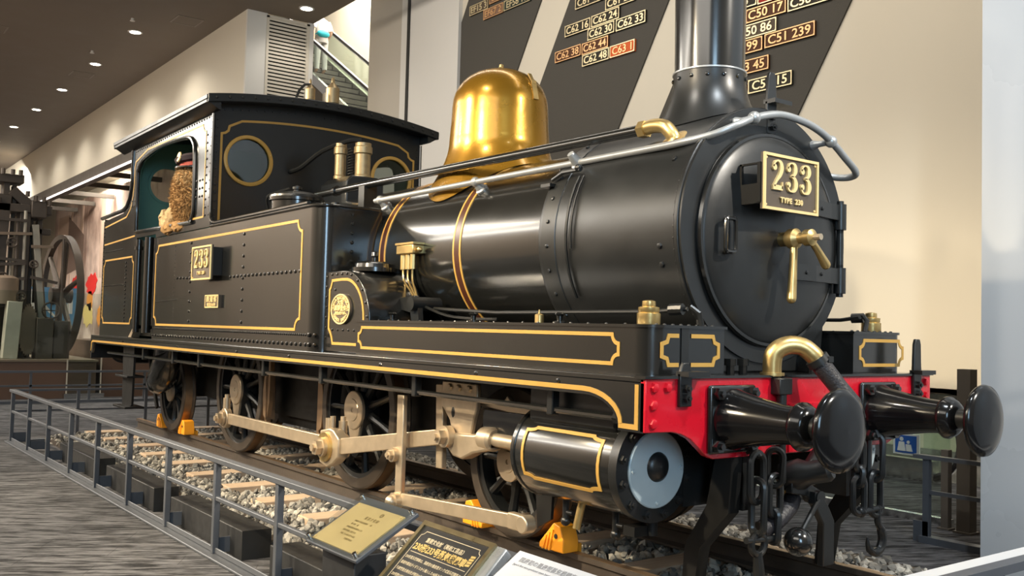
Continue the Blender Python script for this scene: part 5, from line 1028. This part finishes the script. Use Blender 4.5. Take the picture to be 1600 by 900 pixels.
# ---- escalator with a rider
es = thing('escalator', 'glass-sided escalator rising behind the pillar', 'escalator', (-18, 6.5, 4), world=True)
def eline(x, dz): return 6.78 - .60*(x+16.4) + dz
for y, dz in ((6.0, 0.0), (7.1, 0.0)):
    p = obj('glass_balustrade', MB().add([(x, y+dy, eline(x, d)) for x in (-22, -12.5) for dy in (0, .02) for d in (-.85, -.02)], [(0,1,3,2), (4,6,7,5), (0,4,5,1), (2,3,7,6), (0,2,6,4), (1,5,7,3)]), 'glass_green', es, angle=0)
    obj('moving_handrail', MB().bar((-22, y+.01, eline(-22, 0)), (-12.5, y+.01, eline(-12.5, 0)), .08, .06), 'rubber', es)
    obj('handrail_guide', MB().bar((-22, y+.01, eline(-22, -.05)), (-12.5, y+.01, eline(-12.5, -.05)), .05, .03), 'chrome', es)
    obj('skirt', MB().bar((-22, y, eline(-22, -.95)), (-12.5, y, eline(-12.5, -.95)), .08, .22), 'chrome', es)
obj('truss', MB().bar((-22, 6.55, eline(-22, -1.45)), (-12.5, 6.55, eline(-12.5, -1.45)), 1.1, .75), 'steel_beam', es)
stp = MB().box(-.2, .2, -.5, .5, -.1, 0); f0 = None
for i in range(22):
    if f0 is None: f0 = obj('step', stp, 'steel_beam', None, angle=0); o = f0
    else: o = f0.copy(); COL.objects.link(o)
    x = -21.8+.40*i; o.parent = es; o.location = (x+18, 6.55-6.5, eline(x, -1.0)-4)
es2 = thing('escalator_balustrade', 'lower glass balustrade with steel posts beside the escalator', 'balustrade', (-16, 5.75, 4), world=True)
obj('glass_panel', MB().add([(x, 5.75+dy, eline(x, d)) for x in (-19, -12.5) for dy in (0, .02) for d in (-2.5, -1.45)], [(0,1,3,2), (4,6,7,5), (0,4,5,1), (2,3,7,6), (0,2,6,4), (1,5,7,3)]), 'glass_green', es2, angle=0)
obj('rail', MB().bar((-19, 5.76, eline(-19, -1.42)), (-12.5, 5.76, eline(-12.5, -1.42)), .05, .05), 'chrome', es2)
for x in (-16.4, -18.0): obj('post', MB().box(x-.06, x+.06, 5.70, 5.80, 2, eline(x, -1.3)+.45), 'pier_grey', es2, angle=0)
struct('wall_atrium', MB().box(-30, -12, 9.0, 9.2, -.25, 14), 'cream_wall', 'bright cream wall behind the escalator', angle=0)
struct('ceiling_atrium', MB().box(-30, -12, 4.0, 9.2, 13, 13.2), 'cream_wall', 'high ceiling above the escalator', angle=0)
pr = thing('person', 'person in white shirt and grey trousers with teal waist bag riding the escalator', 'person', (-19.95, 6.5, 0), world=True)
fz = eline(-19.95, -1.0)
def skin(name, V, E_, radii, mt, parent, sub=2):
    me = bpy.data.meshes.new(name); me.from_pydata(V, E_, []); o = bpy.data.objects.new(name, me); COL.objects.link(o); me.materials.append(MATS[mt])
    md = o.modifiers.new('skin', 'SKIN'); md.use_smooth_shade = True
    for i, r in enumerate(radii): me.skin_vertices[0].data[i].radius = (r, r) if not isinstance(r, tuple) else r
    me.skin_vertices[0].data[0].use_root = True
    s_ = o.modifiers.new('sub', 'SUBSURF'); s_.levels = sub; s_.render_levels = sub; setpar(o, parent); return o
px, py = -19.95, 6.5
Vb = [(px, py, fz+.92), (px, py, fz+1.12), (px, py, fz+1.34), (px-.01, py, fz+1.44), (px-.02, py, fz+1.50), (px-.03, py, fz+1.60), (px-.03, py, fz+1.70),
      (px, py-.10, fz+.86), (px+.03, py-.11, fz+.48), (px+.02, py-.11, fz+.10), (px-.12, py-.11, fz+.04), (px, py+.10, fz+.86), (px-.02, py+.11, fz+.48), (px+.02, py+.11, fz+.10), (px-.12, py+.11, fz+.04),
      (px, py-.19, fz+1.38), (px+.06, py-.25, fz+1.12), (px+.08, py-.26, fz+.86), (px+.06, py-.26, fz+.76), (px, py+.19, fz+1.38), (px+.02, py+.27, fz+1.12), (px-.15, py+.25, fz+.98), (px-.22, py+.24, fz+.97)]
Eb = [(0,1),(1,2),(2,3),(3,4),(4,5),(5,6),(0,7),(7,8),(8,9),(9,10),(0,11),(11,12),(12,13),(13,14),(2,15),(15,16),(16,17),(17,18),(2,19),(19,20),(20,21),(21,22)]
rb = [(.15,.12),(.14,.11),(.15,.11),.07,.055,(.08,.09),(.07,.08),.085,.06,.045,.04,.085,.06,.045,.04,.055,.045,.035,.035,.055,.045,.035,.035]
bo = skin('body', Vb, Eb, rb, 'skin', pr)
obj('shirt', MB().lathe([(.98, .165), (1.0, .172), (1.15, .165), (1.32, .175), (1.40, .15), (1.45, .08)], (px, py, fz), (0, 0, 1), 24).tube([(px, py-.17, fz+1.38), (px+.03, py-.225, fz+1.24), (px+.05, py-.245, fz+1.16)], [.075, .07, .07], 12).tube([(px, py+.17, fz+1.38), (px+.01, py+.23, fz+1.26), (px+.015, py+.255, fz+1.16)], [.075, .07, .07], 12), 'shirt', pr)
obj('trousers', MB().lathe([(.80, .16), (.90, .178), (1.0, .17)], (px, py, fz), (0, 0, 1), 24).tube([(px, py-.095, fz+.88), (px+.03, py-.11, fz+.48), (px+.02, py-.11, fz+.10)], [.105, .08, .065], 14).tube([(px, py+.095, fz+.88), (px-.02, py+.11, fz+.48), (px+.02, py+.11, fz+.10)], [.105, .08, .065], 14), 'trousers', pr)
obj('hair', MB().ball((px-.01, py, fz+1.66), (.10, .095, .11), 16, 10), 'hair', pr)
tag(obj('waist_bag', MB().ball((px+.15, py-.02, fz+1.02), (.09, .18, .10), 18, 10).lathe([(0, .185), (.04, .185)], (px, py, fz+1.0), (0, 0, 1), 24, False), 'teal_bag'), 'teal waist bag worn by the escalator rider', 'bag')
# ---- steam machine exhibit at the left
mc = thing('beam_engine', 'tall dark iron and timber stationary engine with flywheel in the background', 'steam engine', (-18, -.5, .4), world=True)
mx0 = -18.0
def post(y0, z0, y1, z1, w, d, mt, nm, x=mx0):
    up = (0, 1, 0) if abs(z1-z0) > abs(y1-y0) else (0, 0, 1); return obj(nm, MB().bar((x, y0, z0), (x, y1, z1), d, w, up), mt, mc, bevel=.012)
post(-1.24, .5, -1.10, 3.7, .26, .5, 'machine_iron', 'column'); post(-.72, .5, -.70, 3.5, .20, .4, 'machine_iron', 'column'); post(-.90, 1.6, -.86, 3.6, .08, .2, 'machine_timber', 'column', -18.3); post(-.52, .5, -.56, 3.4, .10, .3, 'machine_iron', 'column', -18.2)
post(-.26, .5, -.52, 3.15, .12, .3, 'machine_pale', 'timber_strut', -17.9); post(-.12, .5, -.34, 2.5, .09, .25, 'machine_timber', 'timber_strut', -18.3)
post(-1.6, 4.02, -.76, 4.02, .17, .5, 'machine_iron', 'top_beam'); post(-1.05, 3.5, -1.05, 4.0, .12, .3, 'machine_iron', 'column_cap'); post(-.90, 3.5, -.90, 3.9, .08, .2, 'machine_iron', 'column_cap')
post(-.96, 3.80, -.40, 3.32, .20, .4, 'machine_iron', 'rocking_beam'); post(-1.30, 3.45, -.62, 3.45, .16, .5, 'machine_iron', 'cross_beam')
obj('beam_bearing', MB().box(-18.3, -17.7, -.62, -.34, 3.28, 3.62).box(-18.2, -17.8, -.45, -.22, 3.36, 3.55), 'machine_iron', mc, bevel=.02)
obj('side_post', MB().box(-18.25, -18.05, -.44, -.34, 1.6, 3.30).box(-18.25, -18.05, -.62, -.18, 2.98, 3.10), 'machine_iron', mc, bevel=.01)
for i, (y, z0, z1, r) in enumerate(((-.85, 1.0, 3.2, .035), (-.72, 1.2, 3.4, .03), (-1.25, 1.0, 3.0, .03), (-.95, 1.2, 2.4, .02), (.0, 1.1, 2.9, .03))): obj('valve_rod', MB().cyl((-17.7, y, z0), (-17.7, y, z1), r), 'machine_pale' if i % 2 else 'machine_iron', mc)
obj('cylinder', MB().lathe([(0, .36), (.1, .36), (.12, .30), (1.0, .30), (1.02, .36), (1.12, .36)], (-17.9, -1.2, .52), (0, 0, 1), 28), 'machine_iron', mc)
obj('copper_jacket', MB().lathe([(0, .25), (.5, .25), (.55, .15)], (-17.6, -1.05, 1.55), (0, 0, 1), 24), 'machine_timber', mc)
for i, z in enumerate((1.5, 1.75, 2.0, 2.3)): obj('governor_arm', MB().bar((-17.6, -1.3, z), (-17.6, -.7, z+.06), .05, .06), 'machine_iron', mc)
fw = obj('flywheel', MB().lathe([(-.05, 1.16), (-.07, 1.25), (.07, 1.25), (.05, 1.16), (-.05, 1.16)], (-18.4, .13, 1.78), (-.087, .996, 0), 64, False), 'machine_iron', mc, angle=25)
ax_ = Vector((-.087, .996, 0)).normalized(); tn = Vector((.996, .087, 0)).normalized()
for k in range(6):
    a = R(15+60*k); d = tn*math.cos(a)+Vector((0, 0, 1))*math.sin(a); c = Vector((-18.4, .13, 1.78)); obj('flywheel_spoke', MB().tube([c+d*.1, c+d*1.14], [.07, .045], 10), 'machine_iron', fw)
obj('flywheel_hub', MB().lathe([(-.2, .16), (.2, .16)], (-18.4, .13, 1.78), ax_, 24), 'machine_iron', fw)
gt = [];
for k in range(60): r = .52 if k % 2 else .46; a = 2*math.pi*k/60; gt.append((-.62+r*.35*math.cos(a), 1.05+r*math.sin(a)))
obj('gear_wheel', MB().prism(gt, 'yz', -17.55, -17.45), 'machine_timber', mc, angle=0)
post(-.95, .5, -.9, 1.6, .26, .3, 'machine_pale', 'crank_case', -17.4); post(-.35, .5, -.35, 1.3, .3, .4, 'machine_iron', 'pedestal', -17.5); post(.0, .5, .0, 1.25, .3, .4, 'machine_iron', 'pedestal', -17.7)
for i, (y, z, r, x) in enumerate(((-1.1, 2.05, .10, -17.5), (-.78, 1.7, .08, -17.45), (-1.3, 1.35, .12, -17.4), (-.2, 1.45, .16, -17.6), (-.55, 2.35, .07, -17.6), (-.95, 2.75, .09, -17.6))): obj('hand_wheel', MB().tube([(x, y+r*math.cos(R(a)), z+r*math.sin(R(a))) for a in range(0, 360, 24)], .018, 6, True).bar((x, y-r, z), (x, y+r, z), .02, .02).bar((x, y, z-r), (x, y, z+r), .02, .02, (0, 1, 0)), 'machine_iron', mc)
for i, (y0, z0, y1, z1) in enumerate(((-1.45, 2.9, -.6, 2.95), (-1.4, 2.45, -.7, 2.4), (-1.45, 1.9, -.9, 1.95), (-.6, 2.1, -.1, 2.0), (-.6, 2.7, -.2, 2.72), (-1.3, 3.2, -.7, 3.2))): obj('tie_rod', MB().bar((-17.65, y0, z0), (-17.65, y1, z1), .06, .055), 'machine_iron' if i % 2 else 'machine_timber', mc)
for i, (y, z) in enumerate(((-1.15, 4.12), (-.98, 4.12), (-.84, 4.12), (-.70, 3.72), (-.55, 3.64), (-.40, 3.64), (-.30, 3.58), (-1.2, 3.55))): obj('bolt', MB().cyl((-17.7, y, z-.04), (-17.7, y, z+.07), .04, None, 8), 'machine_iron', mc)
cs = thing('display_plinth', 'brown display plinth under the engine exhibit', 'plinth', (-17.5, 0, -.25), world=True)
obj('body', MB().box(-20.5, -17.0, -6, .55, -.25, .46), 'brown_case', cs, angle=0); obj('top', MB().box(-20.5, -16.97, -6, .58, .46, .50), 'machine_timber', cs, angle=0)
gc = thing('glass_screen', 'tall clear glass screen in front of the engine exhibit', 'glass screen', (-16.9, -2, .5), world=True)
obj('pane', MB().box(-16.92, -16.90, -6, -.02, .5, 1.80), 'glass_clear', gc, angle=0); obj('pane', MB().box(-16.92, -16.90, .0, .62, -.15, 1.80), 'glass_clear', gc, angle=0)
obj('edge', MB().box(-16.93, -16.89, .61, .63, -.2, 1.80).box(-16.93, -16.89, -.01, .01, -.2, .5), 'machine_pale', gc, angle=0); obj('shoe', MB().box(-16.98, -16.84, -.05, .68, -.25, -.15), 'chrome', gc, angle=0)
bs = thing('blue_white_panel', 'flat blue and white panel behind the flywheel', 'poster', (-18.9, .1, .9), world=True)  # flat blue sheet with white shapes on its face
obj('sheet', MB().box(-18.95, -18.92, -.42, .55, .95, 1.95), 'panel_blue' if 'panel_blue' in MATS else 'sign_blue', bs, angle=0)
obj('white_shape', MB().prism([(-.42, 1.9), (-.3, 1.9), (-.15, 1.0), (-.42, 1.0)], 'yz', -18.92, -18.915).prism([(-.2, 1.75), (.15, 1.35), (.15, 1.30), (-.2, 1.62)], 'yz', -18.92, -18.915).prism([(.30, 1.4), (.48, 1.9), (.48, 1.4)], 'yz', -18.92, -18.915).prism([(.20, 1.25), (.45, 1.0), (.42, .95), (.2, 1.1)], 'yz', -18.92, -18.915), 'shirt', bs, angle=0)
struct('wall_cabinet', MB().box(-20.5, -17.2, .72, 3.2, -.25, .85), 'brown_case', 'brown panelled base wall behind the locomotive', angle=0)
# far fence in front of the plinth
f3 = thing('guard_fence', 'thin double-rail fence in front of the brown plinth', 'fence', (-16, 0, -.25), world=True)
obj('top_rail', MB().box(-16.03, -15.97, -7, 4, .30, .34), 'fence_grey', f3); obj('middle_rail', MB().box(-16.02, -15.98, -7, 4, .05, .08), 'fence_grey', f3); obj('base_strip', MB().box(-16.1, -15.9, -7, 4, -.25, -.20), 'fence_grey', f3)
for y in range(-6, 4): obj('post', MB().box(-16.02, -15.98, y-.02+.2, y+.02+.2, -.25, .30), 'fence_grey', f3)
# mural
mu = thing('wall_mural_print', 'large sepia street-scene mural with red and orange figures', 'mural', (-33, 5.6, 0), world=True)
for i in range(7): obj('mural_panel', MB().box(-46.5+3.2*i, -43.34+3.2*i, 5.55, 5.60, .3, 6.5), 'mural_print', mu, angle=0)
mat('mural_red', (.75, .035, .03), .5); mat('mural_orange', (.85, .33, .06), .5); mat('mural_yellow', (.82, .62, .22), .5); mat('mural_dark', (.22, .15, .12), .6); mat('mural_tan', (.62, .46, .36), .6)
def blob(mt, x0, z0, rx, rz, sd, nm):
    rnd = random.Random(sd); P = [(x0+rx*math.cos(R(a))*rnd.uniform(.65, 1.1), z0+rz*math.sin(R(a))*rnd.uniform(.65, 1.1)) for a in range(0, 360, 20)]; obj(nm, MB().prism(P, 'xz', 5.535, 5.55), mt, mu, angle=0)

blob('mural_red', -39.0, 2.75, 1.0, .55, 1, 'red_figure'); blob('mural_red', -41.9, 2.75, .6, .5, 2, 'red_figure'); blob('mural_orange', -39.2, 2.1, .55, .45, 3, 'orange_figure'); blob('mural_yellow', -39.4, 1.5, .9, .6, 4, 'yellow_figure'); blob('mural_orange', -37.6, 1.45, .35, .45, 5, 'orange_figure')
for x, w, z0, z1 in ((-45.6, 2.0, .3, 6.0), (-43.2, .25, 2.0, 6.2), (-41.2, .3, 3.3, 6.5), (-37.9, .7, 3.0, 6.4)): obj('mural_building', MB().box(x, x+w, 5.535, 5.55, z0, z1), 'mural_tan', mu, angle=0)
obj('mural_building', MB().prism([(-43.6, 5.9), (-40.6, 4.9), (-40.6, 3.6), (-43.6, 3.3)], 'xz', 5.53, 5.545), 'mural_dark', mu, angle=0)
# ---- lower escalator landing behind the far buffer
el = thing('escalator_landing', 'escalator end with curved black handrail and steel plate beyond the glass', 'escalator', (-3, 6.5, -.25), world=True)
for y in (5.75, 6.9):
    loop = [(-3.3, y, .55), (-2.6, y, .55)] + [(-2.6+.38*math.sin(R(a)), y, .17+.38*math.cos(R(a))) for a in range(15, 181, 15)] + [(-3.3, y, -.21)]
    obj('moving_handrail', MB().tube(loop, .045, 10), 'rubber', el); obj('glass_side', MB().prism([(u[0], u[2]) for u in loop], 'xz', y-.006, y+.006), 'glass_green', el, angle=0)
    obj('skirt', MB().box(-6, -2.5, y-.06, y+.06, -.25, -.02), 'chrome', el)
obj('landing_plate', MB().box(-4.2, -1.9, 5.8, 6.85, -.25, -.235), 'chrome', el)
sg = thing('pictogram_sign', 'small blue sign with white figures beside the far buffer', 'sign', (-3.1, 5.6, -.05), world=True)
obj('plate', MB().box(-2.93, -2.62, 5.62, 5.64, .03, .26), 'white_board', sg, angle=0); obj('blue_field', MB().box(-2.90, -2.65, 5.61, 5.62, .05, .24), 'sign_blue', sg, angle=0)
obj('pictogram', MB().prism(circle(-2.82, .20, .022, 12), 'xz', 5.60, 5.61).prism([(-2.85, .17), (-2.79, .17), (-2.77, .07), (-2.87, .07)], 'xz', 5.60, 5.61).prism(circle(-2.74, .17, .018, 12), 'xz', 5.60, 5.61).prism([(-2.77, .145), (-2.71, .145), (-2.69, .07), (-2.76, .07)], 'xz', 5.60, 5.61), 'white_board', sg, angle=0)
gb = thing('glass_balustrade', 'clear glass barrier with steel shoe beyond the far rail', 'balustrade', (-2.5, 3.5, -.25), world=True)
obj('pane', MB().box(-5.5, -1.12, 3.49, 3.505, -.2, .85), 'glass_clear', gb, angle=0); obj('shoe', MB().box(-5.5, -1.10, 3.46, 3.53, -.25, -.19), 'chrome', gb, angle=0)
for x, h, w, lab in ((-.90, 1.07, .055, 'tall brown post beside the pale panel'), (-1.07, .40, .03, 'slim brown post behind the short fence')):
    t = thing('bollard_post', lab, 'post', (x, 3.35, -.25)); obj('post', MB().box(-w, w, -w, w, 0, h+.25), 'steel_beam', t, angle=0); obj('foot', MB().box(-w-.02, w+.02, -w-.02, w+.02, 0, .015), 'steel_beam', t, angle=0)
for o in bpy.data.objects:
    if 'world_coords' in o: del o['world_coords']
